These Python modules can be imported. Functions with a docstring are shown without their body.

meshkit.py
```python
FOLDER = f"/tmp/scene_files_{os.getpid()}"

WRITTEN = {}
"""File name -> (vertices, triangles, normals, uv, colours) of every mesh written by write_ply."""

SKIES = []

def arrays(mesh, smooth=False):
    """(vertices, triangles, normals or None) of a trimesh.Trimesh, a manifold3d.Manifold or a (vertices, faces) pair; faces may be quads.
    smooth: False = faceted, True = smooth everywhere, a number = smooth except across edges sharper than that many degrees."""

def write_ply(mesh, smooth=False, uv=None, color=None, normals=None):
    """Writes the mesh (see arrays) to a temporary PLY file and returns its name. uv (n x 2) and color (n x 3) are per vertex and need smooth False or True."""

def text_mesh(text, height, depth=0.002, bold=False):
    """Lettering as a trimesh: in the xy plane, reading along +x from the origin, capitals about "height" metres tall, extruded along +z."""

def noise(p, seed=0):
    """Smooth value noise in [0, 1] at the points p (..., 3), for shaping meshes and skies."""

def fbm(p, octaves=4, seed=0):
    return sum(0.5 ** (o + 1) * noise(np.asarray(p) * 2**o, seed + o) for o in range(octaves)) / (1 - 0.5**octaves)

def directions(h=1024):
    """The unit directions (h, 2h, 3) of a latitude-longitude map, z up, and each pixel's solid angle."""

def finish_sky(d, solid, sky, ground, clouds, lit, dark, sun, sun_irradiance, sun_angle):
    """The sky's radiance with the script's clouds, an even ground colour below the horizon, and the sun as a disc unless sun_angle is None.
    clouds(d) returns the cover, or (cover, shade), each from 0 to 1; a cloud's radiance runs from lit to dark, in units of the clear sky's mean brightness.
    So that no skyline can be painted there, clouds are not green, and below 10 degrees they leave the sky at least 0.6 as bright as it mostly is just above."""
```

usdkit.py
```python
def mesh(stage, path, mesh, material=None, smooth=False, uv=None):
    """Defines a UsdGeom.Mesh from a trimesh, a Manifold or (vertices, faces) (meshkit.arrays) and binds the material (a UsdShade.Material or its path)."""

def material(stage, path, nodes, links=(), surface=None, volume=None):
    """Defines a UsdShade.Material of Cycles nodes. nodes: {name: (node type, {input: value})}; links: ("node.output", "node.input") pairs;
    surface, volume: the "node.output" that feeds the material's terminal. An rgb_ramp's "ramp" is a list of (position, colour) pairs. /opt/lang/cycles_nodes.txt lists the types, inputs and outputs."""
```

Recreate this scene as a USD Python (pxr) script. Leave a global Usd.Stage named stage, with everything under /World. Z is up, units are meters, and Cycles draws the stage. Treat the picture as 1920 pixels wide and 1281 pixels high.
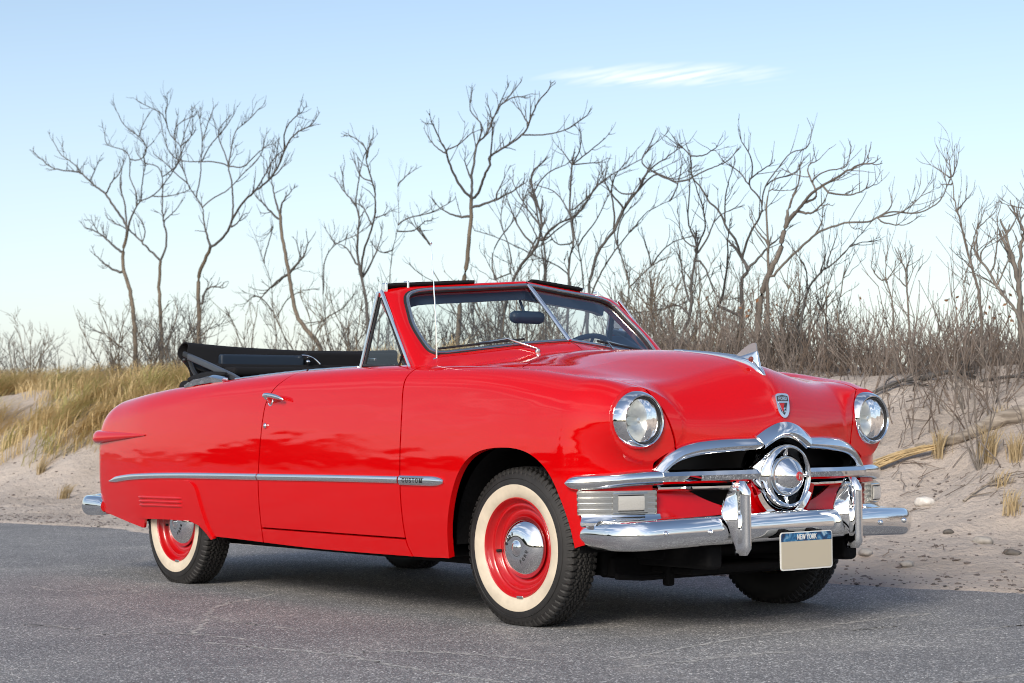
import math, random, numpy as np, trimesh, usdkit, meshkit
from pxr import Usd, UsdGeom, UsdLux, UsdShade, Sdf, Gf, Vt
import manifold3d as m3
from shapely.geometry import Polygon, Point, box as sbox

stage = Usd.Stage.CreateInMemory()
UsdGeom.SetStageUpAxis(stage, UsdGeom.Tokens.z); UsdGeom.SetStageMetersPerUnit(stage, 1.0)
UsdGeom.Xform.Define(stage, '/World'); UsdGeom.Scope.Define(stage, '/World/Looks')

# ------------------------------------------------------------------ camera
CAM = (6.2115, -5.7845, .8440); YAW, PITCH, ROLL = 141.4197, 2.3875, -.4459
cam = UsdGeom.Camera.Define(stage, '/World/camera')
cam.CreateHorizontalApertureAttr(36.0); cam.CreateVerticalApertureAttr(36.0*683/1024)
cam.CreateFocalLengthAttr(36.0*3593.9/1920); cam.CreateClippingRangeAttr(Gf.Vec2f(.05, 5000))
cam.CreateFStopAttr(7.0); cam.CreateFocusDistanceAttr(8.2)
EXPOSURE = 1.05
cam.CreateExposureAttr(EXPOSURE)
cy, cp, cr = math.radians(YAW), math.radians(PITCH), math.radians(ROLL)
fw = np.array([math.cos(cp)*math.cos(cy), math.cos(cp)*math.sin(cy), math.sin(cp)])
rt_ = np.cross(fw, [0,0,1]); rt_ /= np.linalg.norm(rt_); up_ = np.cross(rt_, fw)
r2, u2 = math.cos(cr)*rt_+math.sin(cr)*up_, -math.sin(cr)*rt_+math.cos(cr)*up_
M = np.eye(4); M[0,:3], M[1,:3], M[2,:3], M[3,:3] = r2, u2, -fw, CAM
cam.AddTransformOp().Set(Gf.Matrix4d(M.tolist()))

# ------------------------------------------------------------------ sky and sun (low soft sun behind the camera)
SUN_AZ, SUN_EL = math.radians(-62), math.radians(30)       # direction towards the sun: angle from +x, elevation
sun_dir = np.array([math.cos(SUN_EL)*math.cos(SUN_AZ), math.cos(SUN_EL)*math.sin(SUN_AZ), math.sin(SUN_EL)])
sky_mat = usdkit.material(stage, '/World/Looks/sky', {
    'tc': ('texture_coordinate', {}),
    'sky': ('sky_texture', {'sky_type': 'single_scattering', 'sun_disc': False, 'sun_elevation': SUN_EL, 'sun_rotation': math.atan2(sun_dir[0], sun_dir[1]), 'altitude': 0.0, 'air_density': 1.0, 'aerosol_density': 1.3, 'ozone_density': 1.0}),
    'sep': ('separate_xyz', {}),
    'zc': ('math', {'math_type': 'maximum', 'value2': .04}),
    'dx': ('math', {'math_type': 'divide'}), 'dy': ('math', {'math_type': 'divide'}),
    'cv': ('combine_xyz', {'z': 0.0}),
    'mp': ('mapping', {'scale': (.55, 1.5, 1), 'rotation': (0, 0, .75), 'location': (7.3, 4.9, 0)}),
    'n1': ('noise_texture', {'scale': 1.15, 'detail': 7.0, 'roughness': .55, 'distortion': .35}),
    'ramp': ('map_range', {'range_type': 'smoothstep', 'from_min': .47, 'from_max': .66, 'to_min': 0.0, 'to_max': .9, 'clamp': True}),
    'hz': ('map_range', {'range_type': 'smoothstep', 'from_min': -.02, 'from_max': .30, 'to_min': .34, 'to_max': .02, 'clamp': True}),
    'ga': ('math', {'math_type': 'multiply', 'value2': .78}), 'gb': ('math', {'math_type': 'multiply_add', 'value2': -.62}), 'gc': ('map_range', {'range_type': 'smoothstep', 'from_min': -.75, 'from_max': -.05, 'to_min': .0, 'to_max': 1.0, 'clamp': True}), 'gd': ('math', {'math_type': 'multiply'}),
    'wm': ('mapping', {'mapping_type': 'texture', 'location': (-4.05, 3.80, 0), 'rotation': (0, 0, .884), 'scale': (.46, .26, 1)}),
    'wl': ('gradient_texture', {'gradient_type': 'spherical'}), 'wn': ('noise_texture', {'scale': 5.5, 'detail': 6.0, 'roughness': .6, 'distortion': .8}), 'wp': ('mapping', {'scale': (.6, 3.0, 1), 'rotation': (0, 0, -.75)}),
    'wq': ('map_range', {'range_type': 'smoothstep', 'from_min': .26, 'from_max': .66, 'to_min': 0.0, 'to_max': .8, 'clamp': True}), 'wx': ('math', {'math_type': 'multiply', 'use_clamp': True}), 'wy': ('math', {'math_type': 'multiply', 'value2': 1.5, 'use_clamp': True}), 'ad2': ('math', {'math_type': 'maximum'}),
    'add': ('math', {'math_type': 'maximum'}),
    'mix': ('mix', {'color2': (6.8, 7.1, 7.9)}),
    'bg': ('background_shader', {'strength': .079})},
    [('tc.generated', 'sep.vector'), ('sep.z', 'zc.value1'), ('sep.x', 'dx.value1'), ('zc.value', 'dx.value2'), ('sep.y', 'dy.value1'), ('zc.value', 'dy.value2'),
     ('dx.value', 'cv.x'), ('dy.value', 'cv.y'), ('cv.vector', 'mp.vector'), ('mp.vector', 'n1.vector'), ('n1.fac', 'ramp.value'), ('sep.z', 'hz.value'),
     ('cv.vector', 'wm.vector'), ('wm.vector', 'wl.vector'), ('cv.vector', 'wp.vector'), ('wp.vector', 'wn.vector'), ('wn.fac', 'wq.value'), ('wl.fac', 'wx.value1'), ('wq.result', 'wx.value2'), ('wx.value', 'wy.value1'), ('sep.x', 'ga.value1'), ('sep.y', 'gb.value1'), ('ga.value', 'gb.value3'), ('gb.value', 'gc.value'), ('gc.result', 'gd.value1'), ('ramp.result', 'gd.value2'), ('gd.value', 'ad2.value1'), ('wy.value', 'ad2.value2'), ('ad2.value', 'add.value1'), ('hz.result', 'add.value2'), ('add.value', 'mix.fac'), ('sky.color', 'mix.color1'), ('mix.color', 'bg.color')], surface='bg.background')
dome = UsdLux.DomeLight.Define(stage, '/World/sky')
UsdShade.MaterialBindingAPI.Apply(dome.GetPrim()).Bind(sky_mat)
sun = UsdLux.DistantLight.Define(stage, '/World/sun')
sun.CreateNormalizeAttr(True); sun.CreateIntensityAttr(.40); sun.CreateAngleAttr(22.0); sun.CreateColorAttr(Gf.Vec3f(1, .91, .80))
zx = sun_dir; xx = np.cross([0,0,1], zx); xx /= np.linalg.norm(xx); yx = np.cross(zx, xx)
S = np.eye(4); S[0,:3], S[1,:3], S[2,:3] = xx, yx, zx
sun.AddTransformOp().Set(Gf.Matrix4d(S.tolist()))

# ------------------------------------------------------------------ scene helpers
taken = {}
def path_for(name, parent):
    base = (str(parent.GetPath()) if parent else '/World')
    k = (base, name); n = taken.get(k, 0); taken[k] = n+1
    return base+'/'+name+('' if n == 0 else '_%03d' % n)
def tag(p, label=None, cat=None, group=None, kind=None):
    for k, v in (('label', label), ('category', cat), ('group', group), ('kind', kind)):
        if v: p.SetCustomDataByKey(k, v)
    return p
def thing(name, label, cat, loc=(0,0,0), rotz=0, group=None):
    x = UsdGeom.Xform.Define(stage, path_for(name, None))
    x.AddTranslateOp().Set(Gf.Vec3d(*map(float, loc)))
    if rotz: x.AddRotateZOp().Set(float(rotz))
    return tag(x.GetPrim(), label, cat, group)
def obj(name, mesh, mat, parent=None, smooth=30, label=None):
    p = usdkit.mesh(stage, path_for(name, parent), mesh, mat, smooth).GetPrim()
    if label: tag(p, label)
    return p
def vnf(name, V, F, N, mat, parent=None, colors=None):
    m = UsdGeom.Mesh.Define(stage, path_for(name, parent))
    m.CreatePointsAttr(Vt.Vec3fArray.FromNumpy(np.asarray(V, np.float32)))
    m.CreateFaceVertexCountsAttr(Vt.IntArray.FromNumpy(np.full(len(F), 3, np.int32)))
    m.CreateFaceVertexIndicesAttr(Vt.IntArray.FromNumpy(np.asarray(F, np.int32).ravel()))
    m.CreateSubdivisionSchemeAttr('none')
    if N is not None:
        m.CreateNormalsAttr(Vt.Vec3fArray.FromNumpy(np.asarray(N, np.float32))); m.SetNormalsInterpolation('vertex')
    UsdShade.MaterialBindingAPI.Apply(m.GetPrim()).Bind(mat)
    return m.GetPrim()
def cat(*ms): return trimesh.util.concatenate([m for m in ms if m is not None])
def T3(v, f): return trimesh.Trimesh(np.asarray(v, float), np.asarray(f, int), process=False)
def man(m): 
    mm = m.to_mesh(); return T3(mm.vert_properties[:, :3], mm.tri_verts)
def rbox(size, r=.01, loc=(0,0,0), seg=12):
    sx, sy, sz = [max(s/2-r, 1e-4) for s in size]
    s = m3.Manifold.sphere(r, seg)
    h = m3.Manifold.batch_hull([s.translate((a*sx, b*sy, c*sz)) for a in (-1,1) for b in (-1,1) for c in (-1,1)])
    return man(h.translate(tuple(map(float, loc))))
def xf(m, loc=(0,0,0), rx=0, ry=0, rz=0, scale=None):
    m = m.copy()
    if scale is not None: m.apply_scale(scale)
    R = trimesh.transformations.euler_matrix(math.radians(rx), math.radians(ry), math.radians(rz), 'sxyz')
    m.apply_transform(R); m.apply_translation(loc); return m
def frames(P, up):
    P = np.asarray(P, float); t = np.gradient(P, axis=0); t /= np.maximum(np.linalg.norm(t, axis=1, keepdims=True), 1e-9)
    up = np.broadcast_to(np.asarray(up, float), P.shape)
    b = np.cross(up, t); b /= np.maximum(np.linalg.norm(b, axis=1, keepdims=True), 1e-9)
    n = np.cross(t, b); return t, b, n
def sweep(P, prof, up=(0,0,1), closed=False, cap=True, scale=None):
    """prof: (m,2) closed outline in (side, up) axes, swept along P; side = up x tangent"""
    P = np.asarray(P, float); prof = np.asarray(prof, float); t, b, n = frames(P, up)
    sc = np.ones((len(P), 2)) if scale is None else np.broadcast_to(np.asarray(scale, float).reshape(len(P), -1), (len(P), 2))
    V = P[:,None] + b[:,None]*(prof[None,:,0:1]*sc[:,None,0:1]) + n[:,None]*(prof[None,:,1:2]*sc[:,None,1:2])
    k, m = len(P), len(prof); V = V.reshape(-1, 3); F = []
    ar = np.arange(m); nx = (ar+1) % m
    for i in range(k if closed else k-1):
        j = (i+1) % k
        F += [np.stack([i*m+ar, j*m+ar, j*m+nx], 1), np.stack([i*m+ar, j*m+nx, i*m+nx], 1)]
    F = np.vstack(F)
    if cap and not closed:
        c0, c1 = len(V), len(V)+1
        V = np.vstack([V, V[:m].mean(0), V[(k-1)*m:k*m].mean(0)])
        F = np.vstack([F, np.stack([np.full(m, c0), ar, nx], 1), np.stack([np.full(m, c1), (k-1)*m+nx, (k-1)*m+ar], 1)])
    me = T3(V, F)
    if me.volume < 0: me.invert()
    return me
def tube(P, r, n=8, cap=True):
    P = np.asarray(P, float); r = np.broadcast_to(np.asarray(r, float), (len(P),))
    t = np.gradient(P, axis=0); t /= np.maximum(np.linalg.norm(t, axis=1, keepdims=True), 1e-9)
    up = np.array([0,0,1.]) if abs(t[0,2]) < .9 else np.array([1.,0,0])
    b = np.cross(t, up); b /= np.maximum(np.linalg.norm(b, axis=1, keepdims=True), 1e-9); nn = np.cross(b, t)
    a = np.linspace(0, 2*np.pi, n, endpoint=False)
    V = (P[:,None]+r[:,None,None]*(np.cos(a)[None,:,None]*b[:,None]+np.sin(a)[None,:,None]*nn[:,None])).reshape(-1,3)
    ar = np.arange(n); nx = (ar+1) % n; F = []
    for i in range(len(P)-1):
        F += [np.stack([i*n+ar, i*n+nx, (i+1)*n+nx], 1), np.stack([i*n+ar, (i+1)*n+nx, (i+1)*n+ar], 1)]
    F = np.vstack(F)
    if cap:
        V = np.vstack([V, P[0], P[-1]]); L = (len(P)-1)*n
        F = np.vstack([F, np.stack([np.full(n, len(V)-2), nx, ar], 1), np.stack([np.full(n, len(V)-1), L+ar, L+nx], 1)])
    return T3(V, F)
def revolve(prof, n=64, axis='x', loc=(0,0,0), direction=None):
    """prof: (h, r) pairs; h along the axis"""
    prof = np.asarray(prof, float); a = np.linspace(0, 2*np.pi, n, endpoint=False); m = len(prof)
    V = np.stack([np.broadcast_to(prof[:,0], (n,m)), np.cos(a)[:,None]*prof[:,1], np.sin(a)[:,None]*prof[:,1]], -1).reshape(-1,3)
    i = np.arange(n)[:,None]; j = np.arange(m-1)[None]; ii = (i+1) % n
    A, B, C, D = i*m+j, ii*m+j, ii*m+j+1, i*m+j+1
    F = np.vstack([np.stack([A,B,C], -1).reshape(-1,3), np.stack([A,C,D], -1).reshape(-1,3)])
    me = T3(V, F)
    d = {'x': (1,0,0), 'y': (0,1,0), 'z': (0,0,1)}[axis] if direction is None else direction
    R = trimesh.geometry.align_vectors([1,0,0], d); me.apply_transform(R); me.apply_translation(loc); return me
def spline(pts, n, closed=False):
    from scipy.interpolate import CubicSpline
    p = np.asarray(pts, float)
    if closed: p = np.vstack([p, p[:1]])
    s = np.r_[0, np.cumsum(np.sqrt(np.linalg.norm(np.diff(p, axis=0), axis=1)))]
    return CubicSpline(s, p, bc_type='periodic' if closed else 'natural')(np.linspace(0, s[-1], n, endpoint=not closed))
def rrect(w, h, r, n=5):
    out = []
    for cx, cy_, a0 in ((w/2-r, h/2-r, 0), (-w/2+r, h/2-r, 90), (-w/2+r, -h/2+r, 180), (w/2-r, -h/2+r, 270)):
        for k in range(n): a = math.radians(a0+90*k/(n-1)); out.append((cx+r*math.cos(a), cy_+r*math.sin(a)))
    return np.array(out)
def mirror(m):
    m = m.copy(); m.vertices[:,1] *= -1; m.invert(); return m
def lerp_path(a, b, n): return np.linspace(a, b, n)
def poly_sdf(P, poly):
    """signed distance of 2-D points to a closed polygon, negative inside"""
    A = np.asarray(poly, float); B = np.roll(A, -1, 0); d = np.full(len(P), 1e9); ins = np.zeros(len(P), bool)
    for a, b in zip(A, B):
        e = b-a; w = P-a; t = np.clip(w@e/max(e@e, 1e-12), 0, 1); d = np.minimum(d, ((w-t[:,None]*e)**2).sum(1))
        c = ((a[1] <= P[:,1]) & (b[1] > P[:,1])) | ((b[1] <= P[:,1]) & (a[1] > P[:,1]))
        s = e[0]*w[:,1]-e[1]*w[:,0]; ins ^= c & ((s > 0) == (b[1] > a[1]))
    return np.where(ins, -1, 1)*np.sqrt(d)

# ------------------------------------------------------------------ materials
def mat(name, nodes, links, surface='p.BSDF'): return usdkit.material(stage, '/World/Looks/'+name, nodes, links, surface=surface)
def plain(name, color, rough=.5, metallic=0, bump=0, bscale=200, var=0, vscale=20, **kw):
    nodes = {'p': ('principled_bsdf', {'base_color': color, 'roughness': rough, 'metallic': metallic, **kw})}; links = []
    if bump or var: nodes['tc'] = ('texture_coordinate', {})
    if bump:
        nodes['n'] = ('noise_texture', {'scale': bscale, 'detail': 4.0}); nodes['b'] = ('bump', {'strength': bump, 'distance': .01})
        links += [('tc.object', 'n.vector'), ('n.fac', 'b.height'), ('b.normal', 'p.normal')]
    if var:
        nodes['v'] = ('noise_texture', {'scale': vscale, 'detail': 5.0, 'roughness': .6})
        c = np.array(color)
        nodes['r'] = ('rgb_ramp', {'ramp': [(.3, tuple(c*(1-var))), (.7, tuple(np.minimum(c*(1+var), 1)))]})
        links += [('tc.object', 'v.vector'), ('v.fac', 'r.fac'), ('r.color', 'p.base_color')]
    return mat(name, nodes, links)
def paint(name, color):
    return mat(name, {'tc': ('texture_coordinate', {}), 'mp': ('mapping', {'scale': (.9, .9, 4.5)}), 'n': ('noise_texture', {'scale': 2.0, 'detail': 2.0}), 'b': ('bump', {'strength': .16, 'distance': .02}),
        'n2': ('noise_texture', {'scale': 900.0, 'detail': 1.0}), 'b2': ('bump', {'strength': .012, 'distance': .002}),
        'p': ('principled_bsdf', {'base_color': color, 'roughness': .38, 'coat_weight': 1.0, 'coat_roughness': .03, 'coat_ior': 1.52, 'specular_ior_level': 0.0})},
        [('tc.object', 'mp.vector'), ('mp.vector', 'n.vector'), ('n.fac', 'b.height'), ('tc.object', 'n2.vector'), ('n2.fac', 'b2.height'), ('b.normal', 'b2.normal'), ('b2.normal', 'p.coat_normal'), ('b.normal', 'p.normal')])
RED = paint('red_paint', (.53, .0006, .0018))
RED2 = plain('red_wheel_paint', (.43, .001, .003), .32, coat_weight=.6, coat_roughness=.08)
CHROME = mat('chrome', {'tc': ('texture_coordinate', {}), 'n': ('noise_texture', {'scale': 5.0, 'detail': 2.0}), 'b': ('bump', {'strength': .035, 'distance': .02}),
    'r': ('map_range', {'from_min': .3, 'from_max': .8, 'to_min': .012, 'to_max': .04}),
    'p': ('principled_bsdf', {'base_color': (.84, .85, .86), 'metallic': 1.0})},
    [('tc.object', 'n.vector'), ('n.fac', 'b.height'), ('b.normal', 'p.normal'), ('n.fac', 'r.value'), ('r.result', 'p.roughness')])
REFL = plain('lamp_reflector', (.95,.95,.92), .42, 1.0)
ALU = plain('dull_chrome', (.62, .62, .60), .22, 1.0)
STEEL = plain('stainless_trim', (.88,.89,.90), .16, 1.0)
BLACK = plain('black_rubber', (.012, .012, .013), .55)
DARK = plain('dark_underbody', (.004, .004, .0045), .8, bump=.3, bscale=60, specular_ior_level=.15)
TYRE = plain('tyre_rubber', (.017, .016, .0155), .62, bump=.12, bscale=300, var=.35, vscale=14)
WHITEWALL = plain('cream_whitewall', (.60, .52, .40), .5, var=.16, vscale=9)
FABRIC = plain('black_top_fabric', (.0085, .0085, .010), .85, bump=.25, bscale=900, specular_ior_level=.25)
NAVY = plain('dark_navy_liner', (.010,.020,.036), .5)
TRIM = plain('dark_blue_grey_trim', (.036, .066, .115), .45)
SEAT = plain('dark_seat_cloth', (.018, .013, .014), .7, bump=.2, bscale=300)
GLASS = mat('window_glass', {'f': ('fresnel', {'IOR': 1.5}), 't': ('transparent_bsdf', {'color': (.90, .94, .94)}), 'g': ('glossy_bsdf', {'color': (1,1,1), 'roughness': .0}), 'm': ('mix_closure', {})},
    [('f.fac', 'm.fac'), ('t.BSDF', 'm.closure1'), ('g.BSDF', 'm.closure2')], surface='m.closure')
LENS = mat('lamp_lens', {'tc': ('texture_coordinate', {}), 'w': ('wave_texture', {'scale': 9.0, 'bands_direction': 'y'}), 'b': ('bump', {'strength': .25, 'distance': .004}),
    'f': ('fresnel', {'IOR': 1.45}), 't': ('transparent_bsdf', {'color': (.93, .94, .93)}), 'g': ('glossy_bsdf', {'color': (1,1,1), 'roughness': .04}), 'm': ('mix_closure', {})},
    [('tc.object', 'w.vector'), ('w.fac', 'b.height'), ('b.normal', 'g.normal'), ('f.fac', 'm.fac'), ('t.BSDF', 'm.closure1'), ('g.BSDF', 'm.closure2')], surface='m.closure')
# ---- the car body as one smooth implicit surface (x forward, y left, z up, origin under the front axle)
def itp(x, xs, ys):
    from scipy.interpolate import PchipInterpolator
    return PchipInterpolator(xs, ys)(np.clip(x, xs[0], xs[-1]))
def smooth_abs(y, e): return np.sqrt(y*y+e*e)-e
def half_width(x): return itp(x, [-4.3,-3.95,-3.6,-3.1,-2.3,-1.2,-.3,.15,.45,.7,1.0], [.735,.79,.845,.893,.918,.925,.923,.912,.886,.85,.80])
def fender_top(x): return itp(x, [-4.3,-3.95,-3.6,-3.2,-2.8,-2.2,-1.6,-1.0,-.5,0,.3,.55,.8], [.93,.958,.988,1.022,1.048,1.077,1.097,1.102,1.092,1.070,1.040,1.004,.955])
def hood_top(x): return itp(x, [-4.3,-3.9,-3.2,-2.4,-1.4,-.9,-.6,0,.3,.5,.65,.9], [.985,1.01,1.06,1.10,1.12,1.165,1.172,1.155,1.128,1.092,1.045,.96])
def front_x(y, z): return .752-.17*smooth_abs(y,.035)-.10*y*y - .10*np.maximum(z-.78,0)**2 - .25*np.maximum(.55-z,0)**2
def rear_x(y, z): return -4.01+.16*y*y - .0*z + .35*np.maximum(.55-z,0)**2+.25*np.maximum(z-.75,0)**2
def body_f(p):
    x, y, z = p[...,0], np.abs(p[...,1]), p[...,2]
    w = half_width(x) - np.where(z<.62, .32*(z-.62)**2, .22*(z-.62)**2)
    u = np.clip(smooth_abs(y,.02)/.70, 0, 1)
    b = (1-u*u)**(2+1.0*np.clip((x-.1)/.5,0,1))
    cf = np.clip((x+.35)/.95,0,1); top = fender_top(x)+(hood_top(x)-fender_top(x))*b - (.012+.15*cf*cf*(3-2*cf))*smooth_abs(y,.03)*(1-u*u)**1.5
    top = top - .022*np.exp(-((y-.66)/.07)**2)*np.clip((x+.9)/.6,0,1)
    fr = np.clip((x+.3)/.9, 0, 1); fr = fr*fr*(3-2*fr)
    rt = .105+.065*fr + .05*b*fr + .05*np.clip((-2.4-x)/1.2,0,1)
    rs = .12+.10*fr + .03*np.clip((-3-x)/1,0,1)
    rx = .17+.05*b
    d = [(y-w, rs), (x-front_x(y,z), rx), (rear_x(y,z)-x, .17+.16*np.clip((z-.8)/.15,0,1)), (z-top, rt)]
    n = 2.35
    s = sum(np.maximum((a+r)/r, 0)**n for a, r in d)
    F = (np.maximum(s,1e-9)**(1/n)-1)*.14
    c = np.array([.572,.677,.843]); ax = np.array([.999,.02,.015])/np.linalg.norm([.999,.02,.015])   # pod behind each headlight
    q = np.stack([x-c[0], y-c[1], z-c[2]], -1); h = q@ax; rad = np.sqrt(np.maximum((q*q).sum(-1)-h*h, 1e-12))
    pod = np.maximum(np.maximum(rad-.123, h-.004), -h-.30) + .0
    k = .10; m = np.clip(.5+.5*(pod-F)/k, 0, 1); return pod*(1-m)+F*m-k*m*(1-m)
def solve(a, b, f=body_f, it=34):
    """the point between a (outside) and b (inside) where f is zero"""
    a, b = np.array(a, float), np.array(b, float)
    for _ in range(it):
        m = (a+b)/2; o = (f(m) > 0)[:,None]
        a, b = np.where(o, m, a), np.where(o, b, m)
    return (a+b)/2
def grad(p, f=body_f, h=1e-3):
    g = np.stack([f(p+np.eye(3)[k]*h)-f(p-np.eye(3)[k]*h) for k in range(3)], -1)
    return g/np.maximum(np.linalg.norm(g, axis=1, keepdims=True), 1e-12)
# ------------------------------------------------------------------ the car
CAR_LABEL = 'bright red 1950s convertible with folded black top and whitewall tyres parked on the asphalt'
car = thing('convertible_car', CAR_LABEL, 'car')

def base_half():
    nx, ny, nz = 500, 110, 130
    gx, gy, gz = np.linspace(-4.35,1.0,nx), np.linspace(-1.1,0,ny), np.linspace(.08,1.4,nz)
    V, F, off = [], [], 0
    def add(A, flip):
        nonlocal off
        n, m = A.shape[:2]; V.append(A.reshape(-1,3)); i = np.arange(n-1)[:,None]; j = np.arange(m-1)[None]
        a, b, c, d = [q.ravel()+off for q in (i*m+j, (i+1)*m+j, (i+1)*m+j+1, i*m+j+1)]
        f = np.vstack([np.stack([a,b,c],1), np.stack([a,c,d],1)]); F.append(f[:, ::-1] if flip else f); off += n*m
    X, Y = np.meshgrid(gx, gy, indexing='ij'); add(np.stack([X, Y, 0*X+1.4], -1), False)
    X, Z = np.meshgrid(gx, gz, indexing='ij'); add(np.stack([X, 0*X-1.1, Z], -1), False)
    Y, Z = np.meshgrid(gy, gz, indexing='ij'); add(np.stack([0*Y+1.0, Y, Z], -1), False); add(np.stack([0*Y-4.35, Y, Z], -1), True)
    V, F = np.vstack(V), np.vstack(F)
    q = np.stack([-3.5+(V[:,0]+4.35)/5.35*(3.5+.2), V[:,1]*.42, .36+(V[:,2]-.08)/1.32*.34], 1)
    P = solve(V, q)
    me = T3(P, F); me.merge_vertices(digits_vertex=6)
    P, F = np.array(me.vertices), np.array(me.faces)
    ok = np.linalg.norm(np.cross(P[F[:,1]]-P[F[:,0]], P[F[:,2]]-P[F[:,0]]), axis=1) > 1e-9
    return P, F[ok], grad(P)
def clip(VFN, g):
    V, F, N = VFN
    if callable(g): g = g(V)
    s = g >= 0; k = s[F].sum(1)
    keep = F[k == 3]; out = [keep]; nv, nn = [V], [N]; base = len(V)
    for cnt in (1, 2):
        f = F[k == cnt]
        if not len(f): continue
        odd = (s[f] if cnt == 1 else ~s[f]).argmax(1)
        f = np.stack([f[np.arange(len(f)), (odd+t) % 3] for t in range(3)], 1)
        def cut(i, j):
            t = g[i]/(g[i]-g[j]); t = t[:,None]; n = N[i]*(1-t)+N[j]*t
            return V[i]*(1-t)+V[j]*t, n/np.linalg.norm(n, axis=1, keepdims=True)
        p1, n1 = cut(f[:,0], f[:,1]); p2, n2 = cut(f[:,0], f[:,2]); m = len(f)
        i1 = base+np.arange(m); i2 = i1+m; nv += [p1, p2]; nn += [n1, n2]; base += 2*m
        if cnt == 1: out.append(np.stack([f[:,0], i1, i2], 1))
        else: out += [np.stack([i1, f[:,1], f[:,2]], 1), np.stack([i1, f[:,2], i2], 1)]
    V, F, N = np.vstack(nv), np.vstack(out), np.vstack(nn)
    # weld
    key = np.round(V/2e-6).astype(np.int64); u, idx, inv = np.unique(key, axis=0, return_index=True, return_inverse=True); inv = inv.ravel()
    F = inv[F]; F = F[(F[:,0] != F[:,1]) & (F[:,1] != F[:,2]) & (F[:,0] != F[:,2])]
    used = np.unique(F); mp = np.full(len(u), -1); mp[used] = np.arange(len(used))
    return V[idx][used], mp[F], N[idx][used]
def clips(VFN, *gs):
    for g in gs: VFN = clip(VFN, g)
    return VFN
def flange(VFN, depth=.018, direction=None):
    V, F, N = VFN
    e = np.vstack([F[:,[0,1]], F[:,[1,2]], F[:,[2,0]]]); k = np.sort(e, 1)
    u, inv, c = np.unique(k, axis=0, return_inverse=True, return_counts=True); b = e[c[inv.ravel()] == 1]
    b = b[~((np.abs(V[b[:,0],1]) < 1e-4) & (np.abs(V[b[:,1],1]) < 1e-4))]
    A, B = V[b[:,0]], V[b[:,1]]
    da = -N[b[:,0]]*depth if direction is None else np.broadcast_to(np.array(direction)*depth, A.shape)
    db = -N[b[:,1]]*depth if direction is None else np.broadcast_to(np.array(direction)*depth, A.shape)
    ed = B-A; n = np.cross(da, ed); n /= np.maximum(np.linalg.norm(n, axis=1, keepdims=True), 1e-12)
    m = len(b); base = len(V)
    V2 = np.vstack([V, A, B, A+da, B+db]); N2 = np.vstack([N, n, n, n, n]); i = base+np.arange(m)
    F2 = np.vstack([F, np.stack([i, i+2*m, i+m], 1), np.stack([i+m, i+2*m, i+3*m], 1)])
    return V2, F2, N2
def mirr(VFN): V, F, N = VFN; s = np.array([1,-1,1]); return V*s, F[:, ::-1], N*s
def both(VFN):
    a, b = VFN, mirr(VFN); return np.vstack([a[0], b[0]]), np.vstack([a[1], b[1]+len(a[0])]), np.vstack([a[2], b[2]])
def body_part(name, VFN, mat=RED, label=None, parent=None, depth=.018, **kw):
    r = flange(VFN, depth, **kw); p = vnf(name, *r, mat, parent or car)
    if label: tag(p, label)
    return p
HB = base_half()
X, Y, Z = (lambda P: P[:,0]), (lambda P: np.abs(P[:,1])), (lambda P: P[:,2])
G = .0045
def door_front(P): return itp(Z(P), [.24,.266,.334,.5,.6,.76,.9,.98,1.03,1.10], [-.62,-.645,-.672,-.677,-.677,-.677,-.682,-.69,-.69,-.66])
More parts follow.
